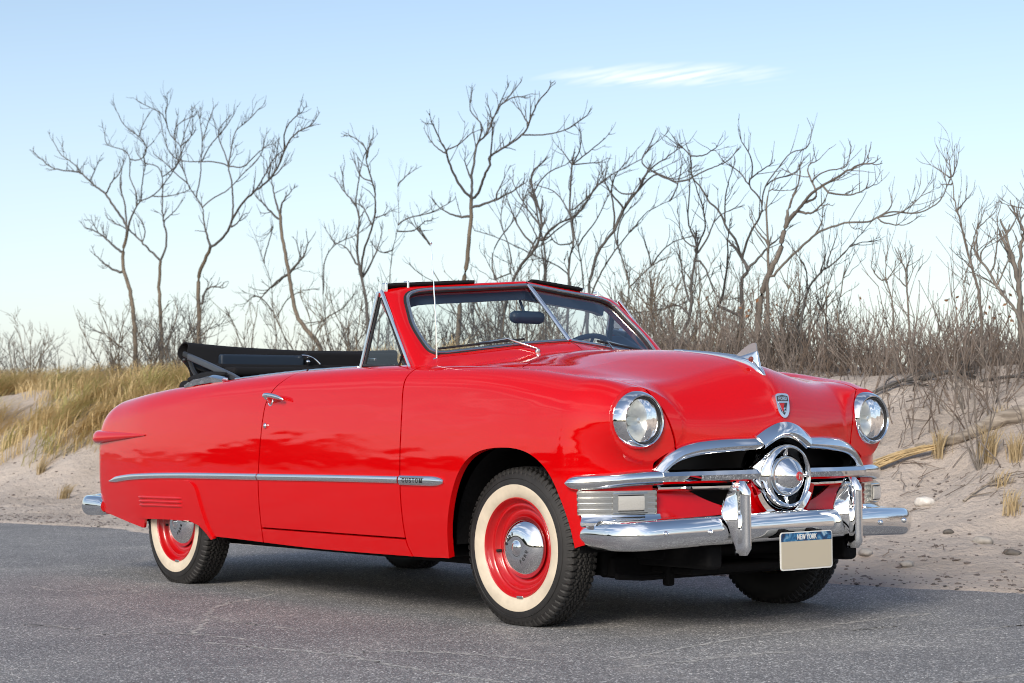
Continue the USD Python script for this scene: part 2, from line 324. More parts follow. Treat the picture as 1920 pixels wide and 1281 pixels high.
def door_rear(P): return itp(Z(P), [.2,.33,.58,.717,.85,.927,1.0,1.05,1.10], [-1.90,-1.888,-1.875,-1.862,-1.853,-1.842,-1.79,-1.725,-1.65])
def hood_y(P):
    a = itp(X(P), [-1,-.3,-.05,.1,.25,.42,.5,.58,.62], [.66,.655,.645,.652,.658,.664,.66,.645,.63])
    b = itp(Z(P), [.5,.75,.82,.88,.942,.986], [.505,.519,.538,.562,.603,.64])
    w = np.clip((Z(P)-.955)/.06, 0, 1); w = w*w*(3-2*w); return a*w+b*(1-w)
def hood_rear(P): return -.215-.14*(1-np.clip(Y(P)/.60, 0, 1)**2)-1.2*np.maximum(Y(P)-.60, 0)
def arc_z(P): return itp(Y(P), [0,.03,.101,.135,.166,.292,.436,.518,.576,.633,.66,.70], [.800,.799,.779,.765,.757,.752,.742,.727,.703,.66,.625,.5])
def bottom(P): return itp(X(P), [-4.2,-3.95,-3.7,-3.2,-3.1,-2.4,-1.3,-.6,-.42,.3,.5,.9], [.40,.37,.345,.285,.275,.272,.255,.258,.262,.30,.36,.36])
ARCH = np.vstack([[(-.385,.0)], spline([(-.383,.20),(-.373,.28),(-.352,.403),(-.299,.552),(-.232,.655),(-.136,.715),(.008,.737),(.147,.729),(.242,.695),(.316,.636),(.365,.56),(.40,.474),(.418,.38),(.424,.2)], 60), [(.425,.0)]])
SKIRT = np.vstack([spline([(-3.25,.33),(-3.262,.42),(-3.258,.505),(-3.16,.533),(-2.95,.547),(-2.70,.551),(-2.565,.547),(-2.505,.517),(-2.478,.46),(-2.455,.40),(-2.42,.32),(-2.375,.262)], 70), [(-2.40,.255), (-2.435,.285), (-2.50,.325), (-2.60,.345), (-2.9,.343), (-3.15,.336)]])
OPENING = np.array([(-3.185,.0),(-3.185,.28),(-3.16,.315),(-3.10,.40),(-2.6,.40),(-2.44,.33),(-2.40,.0)])
arch_d = poly_sdf(HB[0][:,[0,2]], ARCH); skirt_d = poly_sdf(HB[0][:,[0,2]], SKIRT); open_d = poly_sdf(HB[0][:,[0,2]], OPENING)
def side_sdf(poly): return lambda P: np.where(Y(P) > .55, poly_sdf(P[:,[0,2]], poly), 1.0)
COCK = (-2.72, -.80, .765)
def cock(P):  # distance outside the cockpit opening, plan view
    return np.maximum(np.maximum(COCK[0]-X(P), X(P)-COCK[1]), Y(P)-COCK[2])
def head_d(P):
    q = P*[1,-1,1]*np.where(P[:,1:2] < 0, 1, -1)**np.array([0,1,0])-[.572,.677,.843]; ax = np.array([.999,.02,.015])/np.linalg.norm([.999,.02,.015]); h = q@ax
    return np.sqrt(np.maximum((q*q).sum(1)-h*h, 0))
above = lambda P: np.where(Z(P) > .85, cock(P), .05)
bot = lambda P: Z(P)-bottom(P)
fender = clips(HB, lambda P: X(P)-door_front(P)-G, bot, side_sdf(ARCH), lambda P: np.maximum(head_d(P)-.112, .4-X(P)), lambda P: np.maximum(Y(P)-hood_y(P)-G, -.22-X(P)), lambda P: np.maximum(Y(P)-.655-G, X(P)+.22),
               lambda P: np.maximum(Z(P)-arc_z(P)-.0, np.maximum(Y(P)-.615, .2-X(P))))
for s, q in ((0, fender), (1, mirr(fender))): body_part('front_fender', q, depth=.030)
cowl = clips(HB, lambda P: X(P)+1.2, lambda P: .66-G-Y(P), lambda P: hood_rear(P)-X(P)-G, lambda P: Z(P)-.9, lambda P: X(P)+.93)
body_part('cowl_panel', both(cowl))
hood = clips(HB, lambda P: hood_y(P)-Y(P)-G, lambda P: X(P)-hood_rear(P)-G, lambda P: Z(P)-arc_z(P)-.004)
hood_p = body_part('hood', both(hood))
door = clips(HB, lambda P: door_front(P)-X(P)-G, lambda P: X(P)-door_rear(P)-G, lambda P: Z(P)-.334-G, above, lambda P: Y(P)-.5)
for q in (door, mirr(door)): body_part('door', q, depth=.03)
rocker = clips(HB, lambda P: door_front(P)-X(P)-G, lambda P: X(P)-np.minimum(door_rear(P),-1.86)-G, lambda P: .334-G-Z(P), bot, lambda P: Y(P)-.5)
for q in (rocker, mirr(rocker)): body_part('rocker_panel', q, depth=.04)
quarter = clips(HB, lambda P: door_rear(P)-X(P)-G, bot, above, lambda P: np.where(Z(P) > .60, Y(P)-.60-G, .1), side_sdf(OPENING), lambda P: np.where(Z(P) < .60, np.maximum(Y(P)-.0, .1), .1))
for q in (quarter, mirr(quarter)): body_part('rear_quarter_panel', q, depth=.014)
lid = clips(HB, lambda P: COCK[0]-.001-X(P), lambda P: .60-G-Y(P), lambda P: Z(P)-.60-G)
body_part('boot_lid', both(lid))
sk = clips(HB, side_sdf([(a, b) for a, b in SKIRT]) if False else (lambda P: -side_sdf(SKIRT)(P)), lambda P: Y(P)-.5)
_t = np.clip((sk[0][:,0]+3.25)/.22, 0, 1); _t = _t*_t*(3-2*_t); sk = (sk[0]+sk[2]*(.002+.009*_t)[:,None], sk[1], sk[2])
for q in (sk, mirr(sk)):
    s_ = body_part('fender_skirt', q, depth=.022); sg = np.sign(q[0][:,1].mean())
    for k in range(3):
        z = .457-.0205*k; xs = np.linspace(-3.175+.004*k, -2.645, 26); pts = np.stack([xs, 0*xs, 0*xs+z+.012*(xs+2.9)/.5*.5], 1)
        a = pts.copy(); a[:,1] = -1.2; b = pts.copy(); b[:,1] = -.4; pp = solve(a, b); nn = grad(pp); pp = pp+nn*.011
        taper = np.minimum(1, np.minimum(np.arange(26), 25-np.arange(26))/1.5+.15)
        prof = [(math.cos(t)*.0072, math.sin(t)*.0075) for t in np.linspace(0, 2*np.pi, 12, endpoint=False)]
        mshv = sweep(pp, prof, up=(0,0,1), scale=np.stack([taper, taper], 1)); mshv = mshv if sg < 0 else mirror(mshv)
        obj('louvre', mshv, RED, s_, 40)

# inner dark shell, floor and wheel houses
def shell_box(x0, x1, w, z0, z1): return rbox((x1-x0, 2*w, z1-z0), .02, ((x0+x1)/2, 0, (z0+z1)/2))
inner = clips(HB, lambda P: Z(P)-.36, side_sdf(np.array([(a*1.0, b) for a, b in ARCH])), lambda P: np.where(Z(P) < .45, np.maximum(-2.35-X(P), -1) if False else np.where((X(P) > -3.25) & (X(P) < -2.35), -.1, .1), .1), above, lambda P: np.maximum(Z(P)-.80, np.maximum(Y(P)-.62, .2-X(P))))
inner = clips(inner, lambda P: np.maximum(head_d(P)-.115, .4-X(P)))
inner = (inner[0]-inner[2]*.024, inner[1], inner[2])
vnf('inner_body_shell', *both(inner), DARK, car)
def wheel_house(x0, r, zc, side):
    a = np.linspace(-.02*np.pi, 1.02*np.pi, 40); c = np.stack([x0+r*np.cos(a), zc+r*np.sin(a)], 1); V, F = [], []
    for y in (-.835, -.46): V += [(p[0], y, p[1]) for p in c]
    n = len(c); F = [(i, i+1, n+i+1) for i in range(n-1)]+[(i, n+i+1, n+i) for i in range(n-1)]
    V.append((x0, -.46, zc)); F += [(2*n, n+i, n+i+1) for i in range(n-1)]
    m = T3(V, F); return m if side < 0 else mirror(m)
for s in (-1, 1):
    obj('wheel_house', wheel_house(.02, .405, .345, s), DARK, car); obj('wheel_house', wheel_house(-2.83, .42, .34, s), DARK, car)
obj('floor_pan', cat(rbox((2.0,1.62,.05), .02, (-1.45,0,.285)), rbox((.9,1.3,.06), .02, (-3.5,0,.36)), rbox((.8,.9,.05), .02, (.1,0,.30)), rbox((.05,1.5,.62), .01, (-.62,0,.60)), rbox((.04,1.3,.62), .01, (-2.78,0,.62))), DARK, car)
for s in (-1, 1): obj('frame_rail', cat(rbox((3.9,.09,.11), .02, (-1.65,s*.56,.265)), rbox((1.1,.08,.10), .02, (.2,s*.40,.30))), DARK, car)
obj('front_crossmember', cat(rbox((.10,1.15,.09), .02, (.28,0,.245)), tube([(.40,-.62,.215),(.42,-.5,.205),(.42,.5,.205),(.40,.62,.215)], .013, 10), rbox((.30,.62,.03), .01, (.42,-.05,.23)), rbox((.04,.04,.10), .01, (.43,-.36,.215)), rbox((.04,.04,.08), .01, (.43,.40,.22))), DARK, car)
for s in (-1, 1): obj('control_arm', cat(tube([(.0,s*.35,.26),(.06,s*.62,.22)], .035, 10), tube([(.16,s*.35,.26),(.06,s*.62,.22)], .03, 10), tube([(.02,s*.60,.20),(.02,s*.60,.42)], .05, 12)), DARK, car)
obj('rear_axle', cat(tube([(-2.896,-.62,.325),(-2.896,.62,.325)], .045, 14), trimesh.creation.icosphere(2, .14).apply_translation((-2.896,0,.325))), DARK, car)
obj('exhaust_pipe', tube([(-.4,.30,.22),(-1.5,.33,.215),(-2.5,.35,.24),(-3.2,.45,.33),(-4.0,.5,.30)], .026, 12), DARK, car)

# ---- surface helper: point on the body from a side or front guess
def on_side(x, z, out=0.0):
    x = np.atleast_1d(np.asarray(x, float)); z = np.broadcast_to(np.asarray(z, float), x.shape)
    p = solve(np.stack([x, 0*x-1.3, z], 1), np.stack([x, 0*x-.25, z], 1)); return p+grad(p)*out, grad(p)
def on_front(y, z, out=0.0):
    y = np.atleast_1d(np.asarray(y, float)); z = np.broadcast_to(np.asarray(z, float), y.shape)
    p = solve(np.stack([0*y+1.2, y, z], 1), np.stack([0*y+.1, y*.85, z], 1)); return p+grad(p)*out, grad(p)
def on_ring(t, z, out=0.0):
    """around the near front corner in plan: t from 0 (side, x=.35) to 1 (front, y=-.1)"""
    t = np.atleast_1d(np.asarray(t, float)); z = np.broadcast_to(np.asarray(z, float), t.shape)
    a = np.stack([itp(t, [0,.5,1], [.3,1.0,1.2]), itp(t, [0,.5,1], [-1.3,-1.1,-.1]), z], 1); b = np.stack([0*t+.25, itp(t, [0,.5,1], [-.40,-.42,-.08]), z], 1)
    b[:,0] = itp(t, [0,.5,1], [.3,.2,.1])
    p = solve(a, b); return p+grad(p)*out, grad(p)
def strip(P, N, prof):
    """profile (outward, across) swept along P lying on the body with normals N"""
    t = np.gradient(P, axis=0); t /= np.linalg.norm(t, axis=1, keepdims=True); c = np.cross(N, t); c /= np.linalg.norm(c, axis=1, keepdims=True)
    prof = np.asarray(prof, float)
    pr = prof if prof.ndim == 3 else np.broadcast_to(prof, (len(P),)+prof.shape)
    V = P[:,None]+N[:,None]*pr[:,:,0:1]+c[:,None]*pr[:,:,1:2]; k, m = V.shape[:2]; V = V.reshape(-1,3); ar = np.arange(m); nx = (ar+1) % m; F = []
    for i in range(k-1): F += [np.stack([i*m+ar, (i+1)*m+ar, (i+1)*m+nx], 1), np.stack([i*m+ar, (i+1)*m+nx, i*m+nx], 1)]
    F = np.vstack(F); V = np.vstack([V, V[:m].mean(0), V[-m:].mean(0)]); L = (k-1)*m
    F = np.vstack([F, np.stack([np.full(m, L+m), ar, nx], 1), np.stack([np.full(m, L+m+1), L+nx, L+ar], 1)])
    me = T3(V, F)
    if me.volume < 0: me.invert()
    return me
def dome_prof(h, w, n=14, base=-.006): return [(base, -w/2)]+[(h*math.sin(a)**.8, -w/2*math.cos(a)) for a in np.linspace(.02, math.pi-.02, n)]+[(base, w/2)]
def two(name, m, mt, label=None, smooth=40, parent=None):
    return obj(name, m, mt, parent or car, smooth, label), obj(name, mirror(m), mt, parent or car, smooth, label)
# side mouldings
for x0, x1, nm in ((-3.59, -1.879, 0), (-1.870, -.684, 1)):
    xs = np.linspace(x0, x1, 60); zz = itp(xs, [-3.6,-3.45,-3.2,-2.6,-1.875,-.68,0], [.528,.545,.562,.577,.584,.592,.592]); P, N = on_side(xs, zz)
    w = np.full(60, .034); 
    if nm == 0: w = .034*np.minimum(1, .25+(xs-x0)/.12)
    pr = np.array([dome_prof(.013, w_) for w_ in w]); two('side_moulding', strip(P, N, pr), STEEL)
xs = np.linspace(-.668, -.352, 30); P, N = on_side(xs, .591); w = np.array([.046*(1 if k < 20 else max(.10, math.sqrt(max(0, 1-((k-20)/9.3)**2)))) for k in range(30)])
spear_a, spear_b = two('name_badge_spear', strip(P, N, np.array([dome_prof(.017*min(1,.4+w_/.046*.6), w_) for w_ in w])), CHROME)
def side_text(s, h, x, z, out, mt, parent, flip=False, bold=True):
    t = meshkit.text_mesh(s, h, .0025, bold); t.apply_translation(-t.bounds.mean(0))
    R = np.eye(4); R[:3,:3] = np.array([[1,0,0],[0,0,-1],[0,1,0]]); t.apply_transform(R); P, N = on_side([x], z, out); t.apply_translation(P[0])
    return t
tt = side_text('C U S T O M', .019, -.565, .592, .0165, BLACK, spear_a); obj('badge_lettering', tt, BLACK, spear_a, False)
tm = side_text('C U S T O M', .019, -.565, .592, .0165, BLACK, spear_b); tm.vertices[:,0] = -(tm.vertices[:,0]+.565)-.565; tm.invert(); obj('badge_lettering', mirror(tm), BLACK, spear_b, False)
obj('badge_plate', strip(*on_side(np.linspace(-.655,-.48,8), .592, .0145), [(-.002,-.0135),(.0012,-.0135),(.0012,.0135),(-.002,.0135)]), ALU, spear_a)
# door handles and locks
def handle():
    P, N = on_side([-1.775], .962); c = P[0]
    a = [c+np.array([d, o, z]) for d, o, z in ((-.038,-.030,.012),(-.012,-.040,.017),(.03,-.044,.017),(.08,-.040,.011),(.125,-.034,.0),(.138,-.028,-.006))]
    grip = sweep(spline(a, 24), [(math.cos(t)*.009, math.sin(t)*.0105) for t in np.linspace(0, 2*np.pi, 14, endpoint=False)], scale=np.interp(np.linspace(0,1,24), [0,.1,.7,1], [.7,1.15,1,.45])[:,None])
    post = man(m3.Manifold.batch_hull([m3.Manifold.sphere(.017, 20).translate(tuple(c+np.array([-.02,.004,-.012]))), m3.Manifold.sphere(.014, 20).translate(tuple(c+np.array([-.005,-.034,.010])))]))
    esc = revolve([(0,.0),(.008,.018),(.004,.024),(-.004,.026)], 30, direction=(0,-1,0), loc=c+np.array([-.02,.002,-.016]))
    return cat(grip, post, esc)
two('door_handle', handle(), CHROME)
P, N = on_side([-1.815], .832); two('door_lock', revolve([(.014,0),(.013,.007),(.008,.013),(-.004,.015)], 30, direction=N[0], loc=P[0]), CHROME)
# tail lamp spears on the rear quarters
def tail_spear():
    n = 30; xs = np.linspace(-3.10, -3.99, n); t = np.linspace(0, 1, n); zc = .785-.024*t; P, N = on_side(np.clip(xs, -3.93, 0), zc)
    V = []; m = 20
    for k in range(n):
        h = .004+.054*t[k]**.9; o = .002+.052*t[k]**1.1; c = P[k].copy(); c[0] = xs[k]
        for a in np.linspace(0, 2*np.pi, m, endpoint=False):
            oy = math.cos(a); oz = math.sin(a); V.append((c[0], c[1]-o*(np.sign(oy)*abs(oy)**.9)-.004, c[2]+h*oz*(.95 if oz > 0 else .62)))
    V = np.array(V).reshape(n, m, 3); V = V.reshape(-1,3); F = []
    for i in range(n-1):
        for j in range(m): k2 = (j+1) % m; F += [(i*m+j, (i+1)*m+j, (i+1)*m+k2), (i*m+j, (i+1)*m+k2, i*m+k2)]
    c0 = len(V); V = np.vstack([V, V[-m:].mean(0)]); F += [(c0, (n-1)*m+(j+1) % m, (n-1)*m+j) for j in range(m)]
    me = T3(V, F); 
    if me.volume < 0: me.invert()
    return me
sp = two('tail_lamp_spear', tail_spear(), RED, smooth=50)
TL = plain('tail_lamp_glass', (.12,.004,.004), .1, coat_weight=1)
tc_ = tail_spear().vertices[-1]; tl = revolve([(.022,0),(.020,.008),(.012,.019),(-.004,.026)], 30, direction=(-1,0,0), loc=tc_); 
two('tail_lamp', tl, TL)
# rear bumper
def plan_bumper(x0, k, yw, rr, xe, n=90, sgn=1):
    y = np.linspace(0, yw, n//2); a = np.stack([x0-sgn*k*y*y, y], 1); dx = -2*sgn*k*yw; th = math.atan2(dx*sgn, 1)
    e = a[-1]; pts = [tuple(p) for p in a]
    cx, cyy = e[0]-sgn*rr*math.cos(math.atan(2*k*yw)), e[1]-rr*math.sin(math.atan(2*k*yw))
    for q in np.linspace(math.atan(2*k*yw), math.pi/2+.06, 16)[1:]: pts.append((cx+sgn*rr*math.cos(q), cyy+rr*math.sin(q)))
    L = pts[-1]; pts += [(L[0]-sgn*d, L[1]+.06*-d) for d in np.linspace(.02, xe, 8)]
    p = np.array(pts); f = np.vstack([p[::-1]*[1,-1], p[1:]]); return f
def bumper_mesh(plan, z, h, d, arch=0.0):
    prof = [(-d*.9,-h*.46),(-d*.5,-h*.5)]+[(d*math.cos(a)**.75*(1 if True else 1), h*.5*math.sin(a)) for a in np.linspace(-1.35, 1.35, 16)]+[(-d*.5,h*.5),(-d*.9,h*.46)]+[(-d*.8,h*.38),(d*.3,h*.38),(d*.6,0),(d*.3,-h*.38),(-d*.8,-h*.38)]
    k = len(plan); sarr = np.ones((k,2)); 
    for i in range(8):
        f = math.sqrt(max(0,1-((8-i)/8.3)**2))**.35; sarr[i] = sarr[k-1-i] = (f*.3+.7, max(f,.55))
    P = np.column_stack([plan, z-.026*(plan[:,1]/.93)**2]); return P, prof, sarr
pl = plan_bumper(-4.10, .10, .68, .12, .16, sgn=-1); P, prof, sa = bumper_mesh(pl, .400, .115, .05)
obj('rear_bumper', sweep(P, [(a, b) for a, b in prof] if False else [(a, b) for a, b in prof], scale=sa), CHROME, car, 40)
for s in (-1,1): obj('rear_bumper_bracket_cover', xf(rbox((.22,.05,.10), .02), (-3.86, s*.772, .385), rz=-s*8), RED, car)
# ---- front bumper, guards, plate
FB = plan_bumper(.812, .17, .722, .12, .165)
P, prof, sa = bumper_mesh(FB, .415, .120, .052)
fb = obj('front_bumper', sweep(P, [(-a, b) for a, b in prof], scale=sa), CHROME, car, 40)
def bump_at(y): return .815-.17*y*y
for y in (-.70, -.50, .50, .70):
    obj('bumper_bolt', revolve([(.016,0),(.014,.007),(.008,.0115),(-.004,.013)], 24, direction=(1,.34*y,0), loc=(bump_at(y)+.046, y, .405)), CHROME, fb, 40)
def guard(y):
    n = 22; t = np.linspace(0, 1, n); z = .312+.292*t
    front = .925+.0*t-.030*np.maximum(t-.86,0)/.14-.02*np.maximum(.10-t,0)/.10
    back = itp(z, [.30,.34,.40,.44,.47,.52,.58,.62,.64], [.862,.850,.845,.842,.82,.81,.835,.855,.87]); wing = itp(z, [.30,.335,.38,.42,.455,.475,.51,.55,.58,.61], [.018,.020,.026,.038,.054,.055,.038,.024,.016,.010])
    ms = []
    V = []; m = 24; hw = .021*np.minimum(1, np.minimum((1-t)/.10+.35, t/.08+.45)); bl = .016+.0*t
    for k in range(n):
        L = front[k]-back[k]; nose = .036
        pts = []
        for a in np.linspace(-np.pi/2, np.pi/2, 11): pts.append((front[k]-nose+nose*math.cos(a), hw[k]*math.sin(a)))
        pts += [(front[k]-nose-.010, hw[k]*.93), (front[k]-nose-.016, hw[k]*.98), (back[k]+.010, max(wing[k], hw[k]*1.05)), (back[k]-.004, wing[k]-.004), (back[k]-.004, -wing[k]+.004), (back[k]+.010, -max(wing[k], hw[k]*1.05)), (front[k]-nose-.016, -hw[k]*.98), (front[k]-nose-.010, -hw[k]*.93)]
        V.append([(q[0], y+q[1], z[k]) for q in pts])
    V = np.array(V); m = V.shape[1]; V = V.reshape(-1,3); F = []
    for i in range(n-1):
        for j in range(m): k2 = (j+1) % m; F += [(i*m+j, i*m+k2, (i+1)*m+k2), (i*m+j, (i+1)*m+k2, (i+1)*m+j)]
    b = len(V); V = np.vstack([V, V[:m].mean(0), V[-m:].mean(0)])
    F += [(b, (j+1) % m, j) for j in range(m)]+[(b+1, (n-1)*m+j, (n-1)*m+(j+1) % m) for j in range(m)]
    me = T3(V, F); 
    if me.volume < 0: me.invert()
    return me
for y in (-.385, .265): obj('bumper_guard', guard(y), CHROME, fb, 45)
def plate_obj():
    x0, y0, z0 = .892, -.035, .317; w, h = .305, .152
    pt = plain('plate_cream', (.50,.44,.33), .4); pb = mat('plate_blue_band', {'tc': ('texture_coordinate', {}), 'n': ('noise_texture', {'scale': 22.0, 'detail': 3.0, 'distortion': 1.5}), 'r': ('rgb_ramp', {'ramp': [(.30,(.004,.012,.035)),(.48,(.006,.045,.13)),(.58,(.02,.16,.33)),(.70,(.30,.42,.5))]}), 'p': ('principled_bsdf', {'roughness': .4})}, [('tc.object','n.vector'),('n.fac','r.fac'),('r.color','p.base_color')])
    pw = plain('plate_white', (.72,.72,.68), .4)
    def flat(poly2, x, dx, mt, name, par):
        e = trimesh.creation.extrude_polygon(poly2, dx); R = np.eye(4); R[:3,:3] = np.array([[0,0,1],[1,0,0],[0,1,0]]); e.apply_transform(R); e.apply_translation((x, y0, z0)); return obj(name, e, mt, par, False)
    base = flat(Polygon(rrect(w, h, .014)), x0, .003, pw, 'licence_plate', car)
    flat(Polygon(rrect(w-.012, h-.012, .010)).intersection(sbox(-1,-1,1,h/2-.036)), x0+.0032, .001, pt, 'plate_face', base)
    flat(Polygon(rrect(w-.010, h-.008, .010)).intersection(sbox(-1,h/2-.037,1,1)), x0+.0034, .001, pb, 'plate_band', base)
    t = meshkit.text_mesh('NEW YORK', .0195, .001, True); t.apply_scale((.80,1,1)); t.apply_translation(-t.bounds.mean(0)); R = np.eye(4); R[:3,:3] = np.array([[0,0,1],[1,0,0],[0,1,0]]); t.apply_transform(R); t.apply_translation((x0+.0055, y0, z0+h/2-.0205)); obj('plate_lettering', t, pw, base, False)
    obj('plate_bracket', cat(rbox((.03,.04,.10), .005, (x0-.016, y0-.08, z0+.03)), rbox((.03,.04,.10), .005, (x0-.016, y0+.08, z0+.03))), DARK, base)
plate_obj()

# ---- grille: arched surround with raised centre, cross bars, spinner
ys = np.linspace(-.655, -.132, 60); zc = arc_z(np.stack([0*ys, ys, 0*ys], 1)) -.008
P, N = on_front(ys, np.maximum(zc, .628)); t_ = np.linspace(0, 1, 60)
P = P.copy(); N = N*.75+np.array([.5,0,-.12]); N /= np.linalg.norm(N, axis=1, keepdims=True)
P[0] += [0,0,-.006]
w = .050+.010*np.sin(t_*np.pi); facet = np.array([(-.05,-.5),(.006,-.5),(.020,-.44),(.029,-.24),(.031,-.08),(.026,.10),(.016,.32),(.004,.48),(-.05,.5)]); facet2 = facet*[1,-1]; pr = np.array([facet*[1,w_] for w_ in w]); pr0 = pr
two('grille_surround', strip(P, N, pr), CHROME, smooth=32)
yc = np.linspace(-.150, .150, 41); zz = .752+.052*np.cos(np.clip(yc/.150, -1, 1)*np.pi/2)**1.0+.0; P, N = on_front(yc, zz); N = np.tile(np.array([.97,0,-.22]), (41,1)); N /= np.linalg.norm(N, axis=1, keepdims=True)
P[:,0] = .742-.45*yc**2
w = .066+0*yc; pr = np.array([facet*[1.35,w_] for w_ in w])
obj('grille_centre_arch', strip(P, N, pr), CHROME, car, 32)
def bar_path(z0, out=.0):
    t = np.linspace(.0, 1, 80); return on_ring(t, z0, out)
tt_ = np.linspace(.10, .80, 90); P, N = on_ring(tt_, .607)
sel = (P[:,1] < -.572) & (P[:,0] > .405); P, N = P[sel], N[sel]; k = len(P)
wv = .062*np.array([max(.22, min(1, math.sqrt(max(0, 1-((1-min(1, i/9))**2))))) for i in range(k)])
P[:,2] = .598+.020*np.linspace(0,1,k)
two('wrap_bar', strip(P, N, np.array([[(-.01,-w_/2)]+[((.036)*math.sin(a)**.75*min(1,.45+w_/.062*.55), -w_/2*math.cos(a)) for a in np.linspace(.03, math.pi-.03, 14)]+[(-.01,w_/2)] for w_ in wv])), CHROME)
ys = np.linspace(-.59, -.105, 30); xs = .632+.155*(1-(np.abs(ys)/.59)**1.3)*.62; P = np.stack([xs, ys, .620+0*ys+.004*(1+ys/.59)], 1)
bprof = [(-.03,-.026),(.012,-.029),(.026,-.020),(.034,.002),(.022,.018),(.004,.026),(-.03,.026)]
two('grille_bar', sweep(P, [(-a, b) for a, b in bprof]), CHROME, smooth=25)
P2 = P.copy(); P2[:,2] = .574; P2[:,0] -= .03
two('lower_grille_bar', sweep(P2, [(-a, b) for a, b in [(-.02,-.011),(.016,-.011),(.024,-.004),(.024,.004),(.014,.011),(-.02,.011)]]), CHROME, smooth=25)
SX, SZ = .700, .612
obj('spinner_barrel', revolve([(-.06,.150),(-.03,.151),(.015,.148),(.050,.139),(.070,.131),(.079,.124),(.081,.119),(.078,.114),(.062,.111),(.02,.108)], 72, 'x', (SX,0,SZ)), CHROME, car, 40)
for s in (-1,1):
    a_ = np.radians(np.linspace(-38,38,13)); arc_ = [(SX+.045, s*.142*math.cos(q), SZ+.142*math.sin(q)) for q in a_]+[(SX-.03, s*.150*math.cos(q), SZ+.150*math.sin(q)) for q in a_]+[(SX-.015, s*.178, SZ+.022), (SX-.015, s*.178, SZ-.004), (SX-.05, s*.17, SZ+.01)]
    obj('spinner_cheek', man(m3.Manifold.hull_points(np.array(arc_))), CHROME, car, 30)
obj('spinner_well', revolve([(.022,.0),(.020,.107)], 48, 'x', (SX,0,SZ)), BLACK, car)
bul = obj('spinner_bullet', revolve([(.134,0),(.133,.010),(.128,.022),(.120,.033),(.106,.052),(.088,.070),(.066,.085),(.044,.092),(.02,.093)], 56, 'x', (SX,0,SZ)), CHROME, car, 60)
obj('spinner_emblem', revolve([(.1345,0),(.134,.017),(.124,.022)], 36, 'x', (SX,0,SZ)), plain('emblem_red', (.40,.01,.012), .25, coat_weight=1), bul, 40)
em = cat(xf(trimesh.creation.box((.002,.004,.020)), (SX+.1352, -.0085, SZ)), xf(trimesh.creation.box((.002,.004,.020)), (SX+.1352, .0085, SZ)), xf(trimesh.creation.box((.002,.003,.018)), (SX+.1352, -.0035, SZ+.002), rx=-24), xf(trimesh.creation.box((.002,.003,.018)), (SX+.1352, .0035, SZ+.002), rx=24))
obj('emblem_mark', em, CHROME, bul, False)
for k, an in enumerate((0, 90, 180, 270)):
    a = math.radians(an); d = np.array([0, math.sin(a), math.cos(a)])
    c = np.array([SX, 0, SZ]); obj('spinner_spoke', man(m3.Manifold.batch_hull([m3.Manifold.sphere(.008, 12).translate(tuple(c+d*.078+[.052,0,0])), m3.Manifold.sphere(.016, 14).translate(tuple(c+d*.072+[.034,0,0])), m3.Manifold.sphere(.006, 10).translate(tuple(c+d*.108+[.058,0,0]))])), CHROME, car, 50)
a = np.linspace(math.radians(-65), math.radians(65), 40); c = np.stack([SX+.035+0*a, .163*np.sin(a), SZ-.163*np.cos(a)], 1)
obj('spinner_lower_trim', sweep(c, [(-.012,-.012),(.0,-.016),(.012,-.012),(.016,.0),(.012,.012),(-.012,.012)], up=(1,0,0)), CHROME, car, 40)
a = np.linspace(math.radians(-80), math.radians(80), 40); c = np.stack([SX-.02+0*a, .190*np.sin(a), SZ-.185*np.cos(a)], 1)
obj('spinner_collar', sweep(c, [(-.032,-.03),(.032,-.03),(.030,.030),(-.030,.030)], up=(1,0,0)), RED, car, 40)
# recessed red gravel pan below the bars, with a dark middle opening
V, F = [], []; ny, nz = 60, 16
yy = np.linspace(-.625, .625, ny*2); ny = ny*2; zz = np.linspace(.575, .455, nz)
for z in zz:
    for y in yy: V.append((.596+.030*(1-(y/.625)**2)+.03*(.565-z)/.11, y, z))
for i in range(nz-1):
    for j in range(ny-1):
        a = i*ny+j; ym, zm = (yy[j]+yy[j+1])/2, (zz[i]+zz[i+1])/2
        F += [(a, a+ny, a+1), (a+1, a+ny, a+ny+1)]
pan = (np.array(V), np.array(F), np.tile([1.,0,0], (len(V),1))); tmp_ = T3(*pan[:2]); nv_ = tmp_.vertex_normals*(1 if tmp_.vertex_normals[:,0].mean() > 0 else -1); pan = (pan[0], pan[1], nv_)
pan = clip(pan, lambda P: np.abs(P[:,1])-(.10+.33*np.sqrt(np.clip((P[:,2]-.476)/.09, 0, 1)))*(P[:,2] > .476)-.0)
vnf('gravel_pan', *flange(pan, .03), RED, car)
obj('gravel_pan_backing', rbox((.02,1.52,.40), .005, (.47,0,.62)), BLACK, car)
obj('radiator_tray', rbox((.14,1.20,.012), .004, (.60,0,.452)), BLACK, car)
# parking lamps: ribbed chrome housing that wraps the corner, lamp and lens, lip below
tt_ = np.linspace(.12, .80, 160); Pn, Nn = on_ring(tt_, .52); ok = (Pn[:,1] < -.605) & (Pn[:,0] > .452); Pn, Nn = Pn[ok], Nn[ok]
def rib_prof():
    o = []; zs = np.linspace(-.045, .048, 90)
    for z in zs: o.append((.012+.010*(abs(((z+.050)/.0225) % 1-.5) > .26), z))
    return [(-.02,-.046)]+o+[(-.02,.049)]
Pn2 = Pn.copy()
pk = two('parking_lamp_housing', strip(Pn2, Nn, rib_prof()), ALU, smooth=20)
ok2 = (Pn[:,1] < -.648) & (Pn[:,1] > -.772); Pl, Nl = Pn[ok2], Nn[ok2]
fr_ = strip(Pl, Nl, [(-.01,-.040),(.030,-.040),(.033,-.036),(.033,.038),(.030,.042),(-.01,.042)])
ok3 = (Pn[:,1] < -.664) & (Pn[:,1] > -.756)
